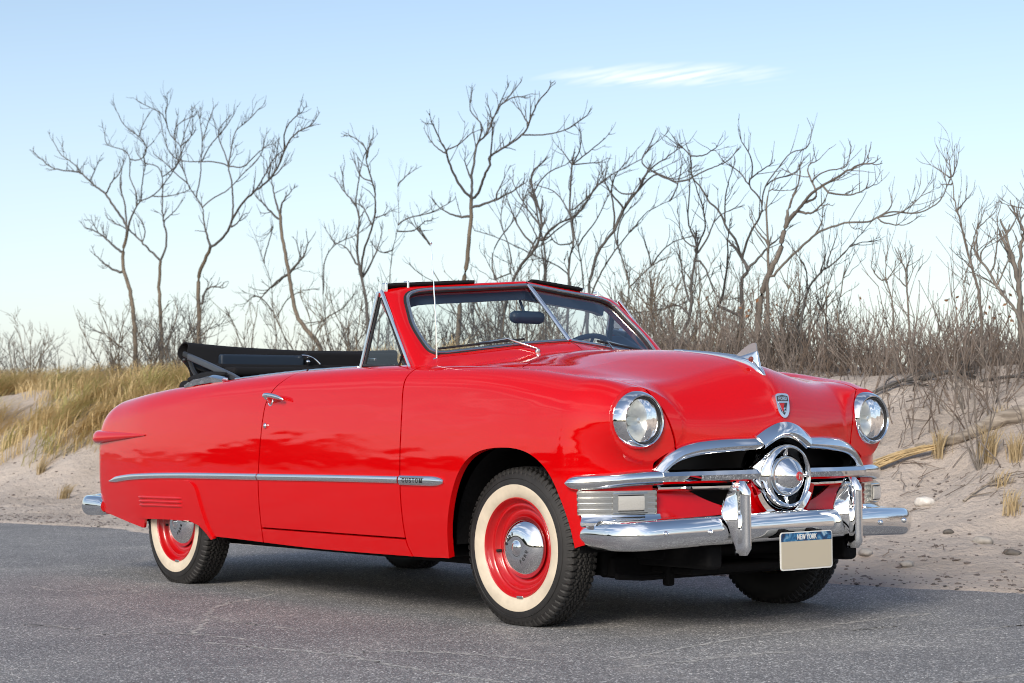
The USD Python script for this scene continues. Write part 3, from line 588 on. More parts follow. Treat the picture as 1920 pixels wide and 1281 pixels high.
i0, i1 = Pn[ok3], Nn[ok3]
ln_ = strip(i0, i1, [(.03,-.027),(.036,-.027),(.040,-.018),(.040,.020),(.036,.029),(.03,.029)])
LW = plain('parking_lens', (.40,.39,.36), .08, coat_weight=1, bump=.2, bscale=120)
bd_ = strip(i0, i1, [(.0315,-.0315),(.0345,-.0315),(.0345,.0335),(.0315,.0335)])
for s, par in ((0, pk[0]), (1, pk[1])):
    f_ = fr_ if s == 0 else mirror(fr_); l_ = ln_ if s == 0 else mirror(ln_); b_ = bd_ if s == 0 else mirror(bd_)
    obj('parking_lamp_frame', f_, ALU, par, 20); obj('lamp_gasket', b_, BLACK, par, 20); obj('parking_lamp_lens', l_, LW, par, 30)
Pq, Nq = on_ring(tt_, .452); okq = (Pq[:,1] < -.59) & (Pq[:,0] > .465); Pq, Nq = Pq[okq], Nq[okq]
two('lamp_lip', strip(Pq, Nq, [(-.01,-.020),(.030,-.022),(.045,-.014),(.044,-.004),(.024,.012),(.02,.024),(-.01,.024)]), CHROME, smooth=35)

# ---- headlights
def headlight(s):
    c = np.array([.572, -.677, .843]); d = np.array([.999, -.02, .015]); d /= np.linalg.norm(d)
    bz = obj('headlight_bezel', (lambda m: m if s < 0 else mirror(m))(revolve([(-.03,.1195),(.0,.1215),(.03,.119),(.050,.1135),(.066,.106),(.072,.100),(.070,.0955),(.062,.094),(.060,.0905),(.055,.089),(.045,.087)], 72, direction=d, loc=c)), CHROME, car, 40)
    rf = (lambda m: m if s < 0 else mirror(m))(revolve([(-.03,.0),(-.025,.03),(-.005,.062),(.02,.078),(.047,.089)], 48, direction=d, loc=c)); obj('reflector', rf, REFL, bz, 60)
    bl = (lambda m: m if s < 0 else mirror(m))(revolve([(.04,0),(.036,.012),(.02,.018),(-.02,.018)], 24, direction=d, loc=c)); obj('lamp_bulb_shield', bl, REFL, bz, 50)
    rn = (lambda m: m if s < 0 else mirror(m))(revolve([(.057,.0865),(.0635,.089),(.0635,.092),(.056,.0935)], 60, direction=d, loc=c)); obj('lens_ring', rn, BLACK, bz, 40)
    ls = (lambda m: m if s < 0 else mirror(m))(revolve([(.079,.0),(.0775,.03),(.073,.055),(.066,.072),(.058,.0875)], 60, direction=d, loc=c)); obj('lens', ls, LENS, bz, 60)
for s in (-1, 1): headlight(s)

# ---- hood ornament, spine strip and crest
def surf_top(x, y, out=0.0):
    x = np.atleast_1d(np.asarray(x, float)); y = np.broadcast_to(np.asarray(y, float), x.shape)
    p = solve(np.stack([x, y, 0*x+1.5], 1), np.stack([x, y, 0*x+.6], 1)); return p+grad(p)*out, grad(p)
xs = np.linspace(.10, .640, 50); P, N = surf_top(xs, 0*xs); P[:,1] = 0
wv = itp(xs, [.10,.2,.45,.54,.61,.640], [.010,.016,.028,.040,.040,.014]); hv = itp(xs, [.10,.3,.5,.57,.61,.640], [.006,.010,.022,.030,.018,.006])
orn = obj('hood_ornament', strip(P, np.tile([0.15,0,.99], (50,1)), np.array([dome_prof(h_, w_, 14, -.02) for h_, w_ in zip(hv, wv)])), CHROME, car, 50)
z0 = surf_top(.6, 0.)[0][0,2]
fin = spline([(.46,z0+.040),(.51,z0+.080),(.555,z0+.103),(.588,z0+.110),(.595,z0+.104),(.602,z0+.05),(.606,z0-.0),(.56,z0+.02)], 50, True)
e = trimesh.creation.extrude_polygon(Polygon(fin).buffer(0), .007); R = np.eye(4); R[:3,:3] = np.array([[1,0,0],[0,0,-1],[0,1,0]]); e.apply_transform(R); e.apply_translation((0,.0035,0))
obj('ornament_fin', e, plain('smoky_fin', (.34,.34,.36), .15, transmission_weight=.35, ior=1.45), orn, 30)
obj('ornament_edge', man(m3.Manifold.batch_hull([m3.Manifold.sphere(.007, 12).translate((.596,0,z0+.070)), m3.Manifold.sphere(.010, 12).translate((.606,0,z0+.02)), m3.Manifold.sphere(.009, 12).translate((.612,0,z0-.004)), m3.Manifold.sphere(.016, 14).translate((.572,0,z0+.045)), m3.Manifold.sphere(.012, 12).translate((.50,0,z0+.045))])), CHROME, orn, 60)
obj('ornament_jewel', cat(*[revolve([(.006,0),(.004,.009),(-.004,.012)], 24, direction=(0,s,0), loc=(.578,s*.0165,z0+.042)) for s in (-1,1)]), plain('amber_jewel', (.16,.03,.015), .1, coat_weight=1), orn, 50)
def crest():
    P, N = on_front([0.0], .898); c = P[0]; nrm = np.array([.985,0,.17])
    out = spline([(-.036,.046),(0,.052),(.036,.046),(.038,.02),(.033,-.018),(.018,-.043),(0,-.050),(-.018,-.043),(-.033,-.018),(-.038,.02)], 60, True)
    R = np.eye(4); ex = np.array([0,1,0]); ez = nrm/np.linalg.norm(nrm); ey = np.cross(ez, ex); R[:3,:3] = np.stack([ex, ey, ez], 1)
    def put(m, h): m = m.copy(); m.apply_translation((0,0,h)); m.apply_transform(R); m.apply_translation(c); return m
    b = obj('hood_crest', put(trimesh.creation.extrude_polygon(Polygon(out), .022), -.012), CHROME, car, 30)
    inner = Polygon([(-.024,.012),(.024,.012),(.016,-.022),(0,-.038),(-.016,-.022)])
    obj('crest_shield', put(trimesh.creation.extrude_polygon(inner, .0015), .0095), plain('crest_black', (.02,.02,.025), .3), b, False)
    obj('crest_red_field', put(trimesh.creation.extrude_polygon(Polygon([(-.022,.010),(.006,.010),(-.006,-.024),(-.012,-.022)]), .0015), .0105), plain('crest_red', (.45,.01,.012), .3), b, False)
    obj('crest_band', put(trimesh.creation.extrude_polygon(Polygon([(-.033,.019),(.033,.019),(.032,.040),(0,.046),(-.032,.040)]), .001), .0098), plain('crest_band_dark', (.05,.05,.055), .3), b, False)
    t = meshkit.text_mesh('FORD', .0135, .0015, True); t.apply_translation(-t.bounds.mean(0)); t.apply_translation((0,.030,0)); obj('crest_lettering', put(t, .0115), CHROME, b, False)
    obj('crest_bar', put(cat(xf(trimesh.creation.box((.05,.0025,.002)), (0,.0135,0)), xf(trimesh.creation.box((.003,.042,.002)), (-.017,-.010,0), rz=22), xf(trimesh.creation.box((.003,.042,.002)), (.017,-.010,0), rz=-22), xf(trimesh.creation.box((.012,.006,.002)), (.003,-.012,0), rz=30), xf(trimesh.creation.box((.008,.008,.002)), (.004,-.024,0), rz=10)), .011), CHROME, b, False)
crest()
# ---- windscreen: two flat panes in a V, red frame, rubber and bright trim
CT, CB = np.array([-.921,0,1.492]), np.array([-.621,0,1.211])
GL = np.array([CT, (-.973,-.244,1.475), (-1.022,-.50,1.458), (-1.037,-.570,1.450), (-1.037,-.618,1.435), (-1.020,-.642,1.415), (-1.001,-.655,1.393), (-.952,-.676,1.340), (-.899,-.697,1.286), (-.845,-.704,1.235), (-.800,-.703,1.192), (-.765,-.695,1.160), (-.743,-.675,1.147), (-.730,-.63,1.147), (-.702,-.456,1.167), (-.665,-.22,1.194), CB])
def resample(p, n):
    p = np.asarray(p, float); s = np.r_[0, np.cumsum(np.linalg.norm(np.diff(p, axis=0), axis=1))]
    return np.stack([np.interp(np.linspace(0, s[-1], n), s, p[:,k]) for k in range(3)], 1)
top_i, side_i, bot_i = GL[:6], GL[5:13], GL[12:]
inn = np.vstack([resample(top_i, 30)[:-1], spline(side_i, 30)[:-1], resample(bot_i, 30)])
n_gl = np.cross(CB-CT, np.array([-1.08,-.69,1.457])-CT); n_gl /= np.linalg.norm(n_gl)
if n_gl[0] < 0: n_gl = -n_gl
cen = inn.mean(0); 
tri = T3(np.vstack([inn, cen]), [(i, (i+1) % len(inn), len(inn)) for i in range(len(inn))])
for s in (0, 1):
    pane = obj('windscreen_pane', tri if s == 0 else mirror(tri), GLASS, car, False)
OT = np.array([(-.945,0,1.516), (-1.000,-.227,1.502), (-1.062,-.5,1.483), (-1.088,-.64,1.470), (-1.098,-.70,1.460), (-1.092,-.722,1.445)])
OS = np.array([(-1.092,-.722,1.445), (-.995,-.745,1.36), (-.891,-.772,1.26), (-.79,-.795,1.155), (-.722,-.805,1.080)])
bx = np.linspace(-.805, 0, 30); OBp, OBn = surf_top(itp(bx, [-.805,-.6,0], [-.66,-.60,-.505]), bx)
OB = OBp-[0,0,.01]; OB[0] = (-.70,-.80,1.07)
out_ = np.vstack([resample(OT, 30)[:-1], resample(OS, 30)[:-1], OB])
k = len(inn)
mid = inn*.5+out_*.5; mid += n_gl*.012
ibk = inn-n_gl*.045; obk = out_-n_gl*.05+np.array([-.02,.012,0])
rows = [ibk, inn-n_gl*.002, inn+n_gl*.007+(mid-inn)*.08, mid, out_*.93+inn*.07+n_gl*.004, out_, obk]
V = np.vstack(rows); F = []
for r in range(len(rows)-1):
    for i in range(k-1): a = r*k+i; F += [(a, a+1, a+k), (a+1, a+k+1, a+k)]
fr = T3(V, F); 
if fr.face_normals[(3*k):(3*k+40)].mean(0)@n_gl < 0: fr.invert()
frame = obj('windscreen_frame', cat(fr, mirror(fr)), RED, car, 50)
loop = inn[1:-1]
def around(P, dn, prof): 
    t = np.gradient(P, axis=0); t /= np.linalg.norm(t, axis=1, keepdims=True); return strip(P+n_gl*dn, np.tile(n_gl, (len(P),1)), prof)
two('windscreen_rubber', around(inn, .004, [(-.006,-.014),(.006,-.013),(.009,0),(.006,.013),(-.006,.014)]), BLACK)
two('windscreen_trim', around(inn+(cen-inn)*.018, .010, [(-.002,-.008),(.006,-.007),(.008,0),(.006,.007),(-.002,.008)]), ALU)
obj('windscreen_divider', tube([CT+[.012,0,.004], (CT+CB)/2+[.012,0,.008], CB+[.012,0,.006]], .011, 12), CHROME, car, 50)
ib = np.vstack([resample(GL[:5], 20)])-n_gl*.045+[-.01,0,-.004]
two('header_rail', sweep(ib, [(-.02,-.026),(.02,-.026),(.02,.026),(-.02,.026)]), TRIM, smooth=30)
ip = resample([(-1.06,-.655,1.40),(-.96,-.705,1.30),(-.80,-.72,1.14)], 12); two('inner_post', sweep(ip, rrect(.032,.040,.010), up=(1,0,.5)), TRIM, smooth=30)
# folded-up sun visors standing above the header
def visor(a, b, dz=0):
    a, b = np.array(a, float), np.array(b, float); P = np.linspace(a, b, 12); m = 0
    prof = np.array(rrect(.085, .015, .006)); sc = np.ones(12); sc[0] = sc[-1] = .93
    r = sweep(P, prof, up=(-.35,0,.94), scale=sc[:,None]); return r
v1 = obj('sun_visor', visor((-1.120,-.690,1.470), (-1.025,-.255,1.497)), FABRIC, car, 30); v2 = obj('sun_visor', visor((-.985,.050,1.512), (-1.055,.43,1.488)), FABRIC, car, 30)
for par, y, x, z in ((v1,-.705,-1.100,1.468),(v1,-.60,-1.075,1.480),(v2,.455,-1.05,1.482),(v2,.56,-1.060,1.470)):
    obj('visor_bracket', rbox((.035,.014,.045), .005, (x, y, z)), CHROME, par)
# vent windows
def vent():
    A, B, C = np.array([-1.112,-.722,1.442]), np.array([-1.225,-.752,1.098]), np.array([-.890,-.775,1.095]); D = np.array([-.872,-.768,1.150])
    post = sweep(np.linspace(B+[-.010,0,-.02], A+[-.012,0,.006], 8), rrect(.020,.022,.006), up=(1,0,0))
    tri_ = T3([A, B, C, D], [(0,1,2),(0,2,3)])
    gask = [tube(np.vstack([A+[.002,0,-.02], B+[.028,0,.012]]), .007, 8), tube(np.vstack([B+[.02,0,.010], C, D, A+[.02,0,-.02]]), .009, 8)]
    rail = sweep(np.linspace(np.array([-1.085,-.735,1.452]), np.array([-.765,-.800,1.085]), 10), rrect(.012,.018,.004), up=(1,0,.6))
    return post, tri_, cat(*gask), rail
post, tri_, gask, rail = vent()
for nm, me, mt in (('vent_post', post, CHROME), ('vent_glass', tri_, GLASS), ('vent_gasket', gask, BLACK), ('post_channel', rail, CHROME)): two(nm, me, mt, smooth=30)
two('vent_latch', rbox((.05,.012,.016), .004, (-1.16,-.735,1.135)), ALU)
obj('rear_view_mirror', cat(rbox((.035,.205,.062), .028, (-.965,.035,1.345)), tube([(-.965,.02,1.36),(-.985,.01,1.42),(-.99,.0,1.465)], .007, 8)), TRIM, car, 50)
# wipers and antenna
def wiper(s):
    base = surf_top(-.56, -.235)[0][0]; piv = revolve([(.022,0),(.020,.008),(.010,.012),(-.01,.014)], 24, direction=(.3,0,1), loc=base)
    def gp(y, f): 
        lo = np.interp(-y, [.0,.22,.456,.63,.675], [0,1,2,3,4]); P = np.array([CB, (-.665,-.22,1.194), (-.702,-.456,1.167), (-.730,-.63,1.147), (-.743,-.675,1.147)]); i = min(int(lo), 3); q = P[i]+(P[i+1]-P[i])*(lo-i)
        u = CT-CB; return q+u*f+n_gl*.02
    arm = tube([base+[0,0,.02], gp(-.30,.09), gp(-.45,.07)], .005, 8); blade = tube([gp(-.22,.055), gp(-.45,.06), gp(-.66,.045)], .006, 6)
    m = piv, arm, blade; return m if s < 0 else tuple(mirror(q) for q in m)
for s in (-1, 1):
    piv, arm, blade = wiper(s); w_ = obj('wiper', cat(piv, arm), ALU, car, 50); obj('wiper_blade', blade, BLACK, w_, 30)
ab = surf_top(-.705, -.70)[0][0]
an = obj('antenna', cat(tube([ab, ab+[.0,-.001,.18], ab+[-.012,-.004,.36]], [.0042,.0036,.0034], 8), tube([ab+[-.012,-.004,.36], ab+[-.028,-.006,.555]], .0024, 8), trimesh.creation.icosphere(2, .0055).apply_translation(ab+[-.028,-.006,.555])), CHROME, car, 50)
obj('antenna_base', revolve([(.040,.0),(.038,.010),(.030,.017),(.022,.020),(.016,.028),(.004,.034),(-.012,.036)], 32, direction=(.05,-.25,1), loc=ab), CHROME, an, 50)

# ---- interior
obj('dashboard', cat(rbox((.26,1.36,.14), .05, (-.93,0,1.05))), TRIM, car)
obj('door_trim', cat(rbox((1.15,.03,.55), .012, (-1.30,.775,.80)), rbox((.75,.03,.50), .012, (-2.3,.765,.80)), rbox((1.15,.03,.55), .012, (-1.30,-.775,.80)), rbox((.75,.03,.50), .012, (-2.3,-.765,.80))), TRIM, car)
for nm, x, h in (('front_seat', -1.62, .93), ('rear_seat', -2.42, .95)):
    st = obj(nm, rbox((.52,1.30,.20), .08, (x+.05,0,.56)), SEAT, car, 40); obj('seat_back', xf(rbox((.18,1.30,.50), .08), (x-.24,0,h-.23), ry=-12), SEAT, st, 40)
def wheel_ring():
    c = np.array([-1.03,.41,1.098]); ax = np.array([-.80,0,.60]); u = np.array([0,1,0]); v = np.cross(ax, u); a = np.linspace(0, 2*np.pi, 60)
    P = c+.205*(np.cos(a)[:,None]*u+np.sin(a)[:,None]*v); r = tube(P, .0135, 10, False)
    hub = revolve([(.03,0),(.025,.03),(0,.045),(-.03,.04)], 24, direction=ax, loc=c-ax*.02); sp = [tube([c-ax*.01+u*.0, c+.2*(math.cos(q)*u+math.sin(q)*v)], .008, 6) for q in (.15, math.pi-.15, -math.pi/2)]
    return r, cat(hub, *sp), tube([c, c-ax*.45], .022, 10)
r_, h_, c_ = wheel_ring(); sw = obj('steering_wheel', r_, TRIM, car, 60); obj('wheel_hub', h_, TRIM, sw, 50); obj('steering_column', c_, TRIM, sw, 50)

# ---- folded convertible top
top = obj('folded_top_well', rbox((.50,1.40,.10), .03, (-2.84,0,1.03)), FABRIC, car)
oc = spline([(-2.86,1.040),(-2.93,1.075),(-3.055,1.19),(-3.095,1.245),(-3.085,1.278),(-3.045,1.289),(-3.00,1.279),(-2.975,1.235),(-2.955,1.185),(-2.92,1.150),(-2.84,1.130),(-2.72,1.105),(-2.68,1.085),(-2.70,1.05)], 60)
yy = np.linspace(-.69, .69, 46)
V = []; 
for j, y in enumerate(yy):
    e_ = abs(y)/.69; sag = .022*(1-e_**2); cu = oc.copy()
    for q in cu: 
        wv_ = .022*(float(meshkit.fbm(np.array([y*3.2, q[0]*5, q[1]*11]), 3, 7))-.5)+.005*math.sin(15*y+q[0]*40)
        V.append((q[0]+.10*(1-e_**2)*0-wv_*.6, y+(.012*math.sin(q[1]*40) if abs(y) > .66 else 0), q[1]-(sag+.020*(y+.69)/1.38)*max(0,(q[1]-1.1)/.19)+wv_*.25*(1 if q[1] < 1.24 else .4)))
V = np.array(V); m = len(oc); F = []
for j in range(len(yy)-1):
    for i in range(m-1): a = j*m+i; F += [(a, a+1, a+m), (a+1, a+m+1, a+m)]
th = T3(V, F); N_ = th.vertex_normals; V2 = np.vstack([V, V-N_*.006]); nb = len(V); F2 = F+[(c+nb, b+nb, a+nb) for a, b, c in F]
for j0 in (0, len(yy)-1):
    for i in range(m-1): a = j0*m+i; F2 += [(a, a+nb, a+1), (a+1, a+nb, a+1+nb)]
obj('folded_top', T3(V2, F2), FABRIC, car, 50)
obj('top_inner_fold', cat(*[xf(rbox((.15,1.30,.05), .022), (-2.93+.06*k, 0, 1.10+.02*k), ry=-40+20*k) for k in range(3)]), FABRIC, car, 40)
obj('header_bow', rbox((.16,1.24,.05), .02, (-2.70,0,1.120)), FABRIC, car, 40); obj('header_bow_cloth', rbox((.05,.62,.11), .018, (-2.785,.23,1.182)), FABRIC, car, 40)
hb = rbox((.04,.52,.074), .012, (-2.77,-.36,1.178)); obj('header_bow_face', hb, NAVY, car, 40)
two('top_side_rail', sweep(np.array([(-2.93,-.715,1.205),(-2.70,-.722,1.150),(-2.45,-.730,1.088),(-2.34,-.735,1.055)]), rrect(.022,.034,.007), up=(0,0,1)), plain('top_iron_grey', (.10,.11,.13), .35, .6))
two('top_hinge_link', cat(tube([(-2.95,-.705,1.20),(-2.90,-.712,1.14),(-2.84,-.718,1.095),(-2.70,-.72,1.065)], .012, 8), xf(rbox((.09,.02,.03), .008), (-2.945,-.715,1.212), ry=14), trimesh.creation.icosphere(2, .011).apply_translation((-2.955,-.730,1.188)), trimesh.creation.icosphere(2, .011).apply_translation((-2.62,-.742,1.088))), plain('top_iron_dark', (.035,.037,.04), .4, .5))
obj('header_latch_handle', cat(sweep(spline([(-2.74,-.125,1.214),(-2.735,-.095,1.212),(-2.73,-.05,1.195),(-2.73,-.015,1.168)], 16), rrect(.016,.012,.004)), trimesh.creation.icosphere(2, .013).apply_translation((-2.735,-.085,1.180))), CHROME, car, 50)
# bright moulding where the top well meets the rear quarters
xs = np.linspace(-2.80, -2.40, 24); P, N = surf_top(xs, -.800+.0*xs, 0); P[:,2] += .004+.022*np.clip((xs+2.80)/.1, 0, 1)*np.clip((-2.40-xs)/.12, 0, 1)
two('well_moulding', strip(P, np.tile([0,-.35,.94], (24,1)), [(-.02,-.020),(.010,-.018),(.014,0),(.010,.018),(-.02,.020)]), CHROME, smooth=40)
xs = np.linspace(-2.84, -2.45, 20); P, N = surf_top(xs, -.765+0*xs); P[:,2] += .035; two('well_binding', tube(P, .022*np.sin(np.linspace(.35, np.pi-.2, 20))+.004, 10), FABRIC, smooth=60)
# sill bead along the door tops
xs = np.linspace(-1.66, -1.24, 20); P, N = surf_top(xs, -.762+0*xs, .002); two('sill_bead', tube(P, .006, 8), CHROME, smooth=60)
xs = np.linspace(-2.36, -1.68, 24); P, N = surf_top(xs, -.762+0*xs, .002); two('sill_bead', tube(P, .006, 8), CHROME, smooth=60)

# ---- wheels
def tyre_profile():
    # (h outward along axle, r); outer face at h=+.09
    return [(-.062,.19),(-.078,.215),(-.088,.25),(-.086,.285),(-.074,.312),(-.066,.322)], [(.066,.322),(.074,.312),(.086,.285),(.0875,.268),(.0885,.262)], [(.0885,.262),(.0900,.250),(.088,.228),(.080,.210),(.074,.206)]
def tread_mesh():
    na, nh = 840, 45; h = np.linspace(-.078, .078, nh); a = np.linspace(0, 2*np.pi, na, endpoint=False)
    A, Hh = np.meshgrid(a, h, indexing='ij'); e = np.abs(Hh)/.078
    R0 = .3345-.004*e**2-.020*np.clip((e-.80)/.20, 0, 1)**1.6
    d = np.zeros_like(A); per = 2*np.pi/72
    def groove(x, w): return np.clip(1-np.abs(x)/w, 0, 1)**.5
    zig = .004*np.sign(np.sin(A*72))
    for g0 in (-.040,-.014,.014,.040): d = np.maximum(d, groove(Hh-g0-zig, .0058))
    for lo, hi, sl, ph in ((-.04,-.014,3.2,0),(-.014,.014,-3.0,.4),(.014,.04,3.2,.7)):
        x = (((A/per)+ph+sl*Hh/.05) % 1-.5)*per*.33; d = np.maximum(d, np.where((Hh > lo) & (Hh < hi), groove(x, .0036), 0))
    x = (((A/per)+np.abs(Hh)*8) % 1-.5)*per*.33; d = np.maximum(d, np.where(e > .52, groove(x, .006), 0))
    R = R0-.011*d
    V = np.stack([Hh, np.cos(A)*R, np.sin(A)*R], -1).reshape(-1,3); i = np.arange(na)[:,None]; j = np.arange(nh-1)[None]; ii = (i+1) % na
    F = np.vstack([np.stack([i*nh+j, ii*nh+j+1, ii*nh+j], -1).reshape(-1,3), np.stack([i*nh+j, i*nh+j+1, ii*nh+j+1], -1).reshape(-1,3)])
    return V, F
TV, TF = tread_mesh()
def orient(m, side): # axle along -y for side<0
    R = np.eye(4); R[:3,:3] = np.array([[0,1,0],[-1,0,0],[0,0,1]]) if side < 0 else np.array([[0,-1,0],[1,0,0],[0,0,1]]); m = m.copy(); m.apply_transform(R); return m
HUBZ = .322
def wheel(x, side, steer):
    w = UsdGeom.Xform.Define(stage, path_for('wheel', car)); w.AddTranslateOp().Set(Gf.Vec3d(x, side*.735, HUBZ)); 
    if steer: w.AddRotateZOp().Set(steer)
    w = w.GetPrim(); a, b, c = tyre_profile()
    def squash(m):
        v = m.vertices; low = v[:,2] < -HUBZ+.0015; v[low,2] = -HUBZ+.0015; return m
    tread = T3(TV, TF)
    ty = obj('tyre', squash(orient(cat(revolve(a, 96), revolve(b, 96), revolve([(.0868,.288),(.0885,.2865),(.0868,.285)], 96)), side)), TYRE, w, 50)
    obj('tread', squash(orient(tread, side)), TYRE, ty, 25)
    obj('whitewall', orient(revolve(c+[(.070,.200)], 96), side), WHITEWALL, w, 60)
    rim = [(.078,.2085),(.082,.2055),(.080,.2015),(.072,.1985),(.056,.194),(.050,.186),(.054,.178),(.052,.172),(.036,.166),(.030,.158),(.034,.148),(.030,.138),(.020,.128),(.015,.08),(.012,.0)]
    obj('rim', orient(revolve(rim, 80), side), RED2, w, 50)
    hub = obj('hubcap', orient(revolve([(.090,0),(.0895,.012),(.0865,.022),(.083,.0285),(.0825,.034),(.084,.045),(.082,.068),(.075,.090),(.062,.110),(.048,.123),(.040,.1275),(.036,.1285),(.030,.126)], 80), side), CHROME, w, 60)
    rr = .062
    for q, ch in enumerate('FORD'):
        for base, in ((math.radians(-38),), (math.radians(142),)):
            an_ = base-math.radians(17)*(q-1.5)*-1; t = meshkit.text_mesh(ch, .013, .002, True); t.apply_translation(-t.bounds.mean(0)); t = xf(t, (0,0,0), rz=-math.degrees(an_)) if False else t
            # letter plane: x along tangent, y radial, z outward
            rad = np.array([0, math.cos(an_), math.sin(an_)]); tan = np.array([0, -math.sin(an_), math.cos(an_)])*1; R = np.eye(4); R[:3,:3] = np.stack([-tan if False else tan, np.cross([1,0,0], tan), [1,0,0]], 1); t.apply_transform(R); t.apply_translation(rad*rr+[.0835,0,0])
            obj('hubcap_lettering', orient(t, side), BLACK, hub, False)
    obj('valve_stem', orient(tube([(.034,-.152,-.02),(.055,-.158,-.02)], .006, 8), side), BLACK, w, 40)
    obj('wheel_weight', orient(xf(rbox((.008,.040,.012), .003), (.082,.02,-.203)), side), ALU, w)
    obj('brake_drum', orient(revolve([(-.09,0),(-.09,.14),(.0,.15),(.005,.0)], 40), side), DARK, w)
for x, side, st in ((0,-1,2.4),(0,1,2.4),(-2.896,-1,0),(-2.896,1,0)): wheel(x, side, st)
# ------------------------------------------------------------------ ground, road, dune
def edge_y(x):
    return itp(x, [-60,-25,-12,-9.6,-8.1,-7.2,-5.6,-3.1,-.4,.5,6,30,60], [.3,.7,1.1,1.17,1.40,1.27,1.12,1.38,1.64,1.88,2.4,3.2,4])+.05*(meshkit.noise(np.stack([x*2.3, 0*x, 0*x], -1), 3)-.5)+.03*(meshkit.noise(np.stack([x*9, 0*x, 0*x+5], -1), 4)-.5)
def crest_z(x): return itp(x, [-60,-24,-18,-14,-10,-6.5,-4.5,-3,-1.5,0,2,6,20,40], [1.5,1.36,1.27,1.28,1.26,1.24,1.20,1.18,1.19,1.22,1.28,1.35,1.4,1.5])
def ground_z(x, y):
    d = y-edge_y(x); p = np.stack([x, y, 0*x], -1)
    h = .012+.11*np.clip(d/2.6, 0, 1)**1.3
    s = np.clip((d-1.9+.5*(meshkit.fbm(p*.8, 3, 7)-.5))/2.6, 0, 1); s = s*s*(3-2*s); h = h+(crest_z(x)-.13)*s
    top = np.clip((d-4.2)/2, 0, 1); h = h+top*(.30*(meshkit.fbm(p*.5, 3, 11)-.5)+.06)
    h = h*(1-np.clip((d-9)/14, 0, 1)**2*.8)
    rough = np.clip(d/1.0, 0, 1); h = h+rough*(.17*(meshkit.fbm(p*1.5, 4, 21)-.5)+.035*(meshkit.fbm(p*7, 3, 31)-.5))+.010*np.clip(d/.3,0,1)*(meshkit.fbm(p*24, 2, 41)-.5)
    return np.where(d < 0, -.012+0*h, np.maximum(h*np.clip(d/.06+.15, 0, 1), -.012+.03*np.clip(d/.05,0,1)))
SAND = mat('beach_sand', {'g': ('geometry', {}), 'n1': ('noise_texture', {'scale': .9, 'detail': 6.0, 'roughness': .6}), 'n2': ('noise_texture', {'scale': 60.0, 'detail': 5.0, 'roughness': .7}), 'v': ('voronoi_texture', {'scale': 42.0, 'feature': 'f1'}),
    'r1': ('rgb_ramp', {'ramp': [(.30,(.40,.345,.295)),(.55,(.50,.437,.382)),(.75,(.56,.50,.44))]}), 'r2': ('rgb_ramp', {'ramp': [(.25,(.60,.58,.56)),(.45,(1,1,1)),(.62,(1,1,1)),(.80,(1.15,1.15,1.15))]}),
    'rv': ('rgb_ramp', {'ramp': [(.0,(.62,.60,.58)),(.16,(.85,.85,.85)),(.22,(1,1,1))]}), 'vm': ('noise_texture', {'scale': 9.0, 'detail': 2.0}), 'vr': ('map_range', {'from_min': .52, 'from_max': .68, 'clamp': True}),
    'm1': ('mix', {'mix_type': 'multiply', 'fac': .8}), 'm2': ('mix', {'mix_type': 'multiply'}),
    'n3': ('noise_texture', {'scale': 16.0, 'detail': 8.0, 'roughness': .65}), 'b': ('bump', {'strength': .9, 'distance': .06}), 'p': ('principled_bsdf', {'roughness': .95, 'specular_ior_level': .15})},
    [('g.position','n1.vector'),('g.position','n2.vector'),('g.position','v.vector'),('g.position','n3.vector'),('g.position','vm.vector'),('vm.fac','vr.value'),('n1.fac','r1.fac'),('n2.fac','r2.fac'),('r1.color','m1.color1'),('r2.color','m1.color2'),('v.distance','rv.fac'),('m1.color','m2.color1'),('rv.color','m2.color2'),('vr.result','m2.fac'),('m2.color','p.base_color'),('n3.fac','b.height'),('b.normal','p.normal')])
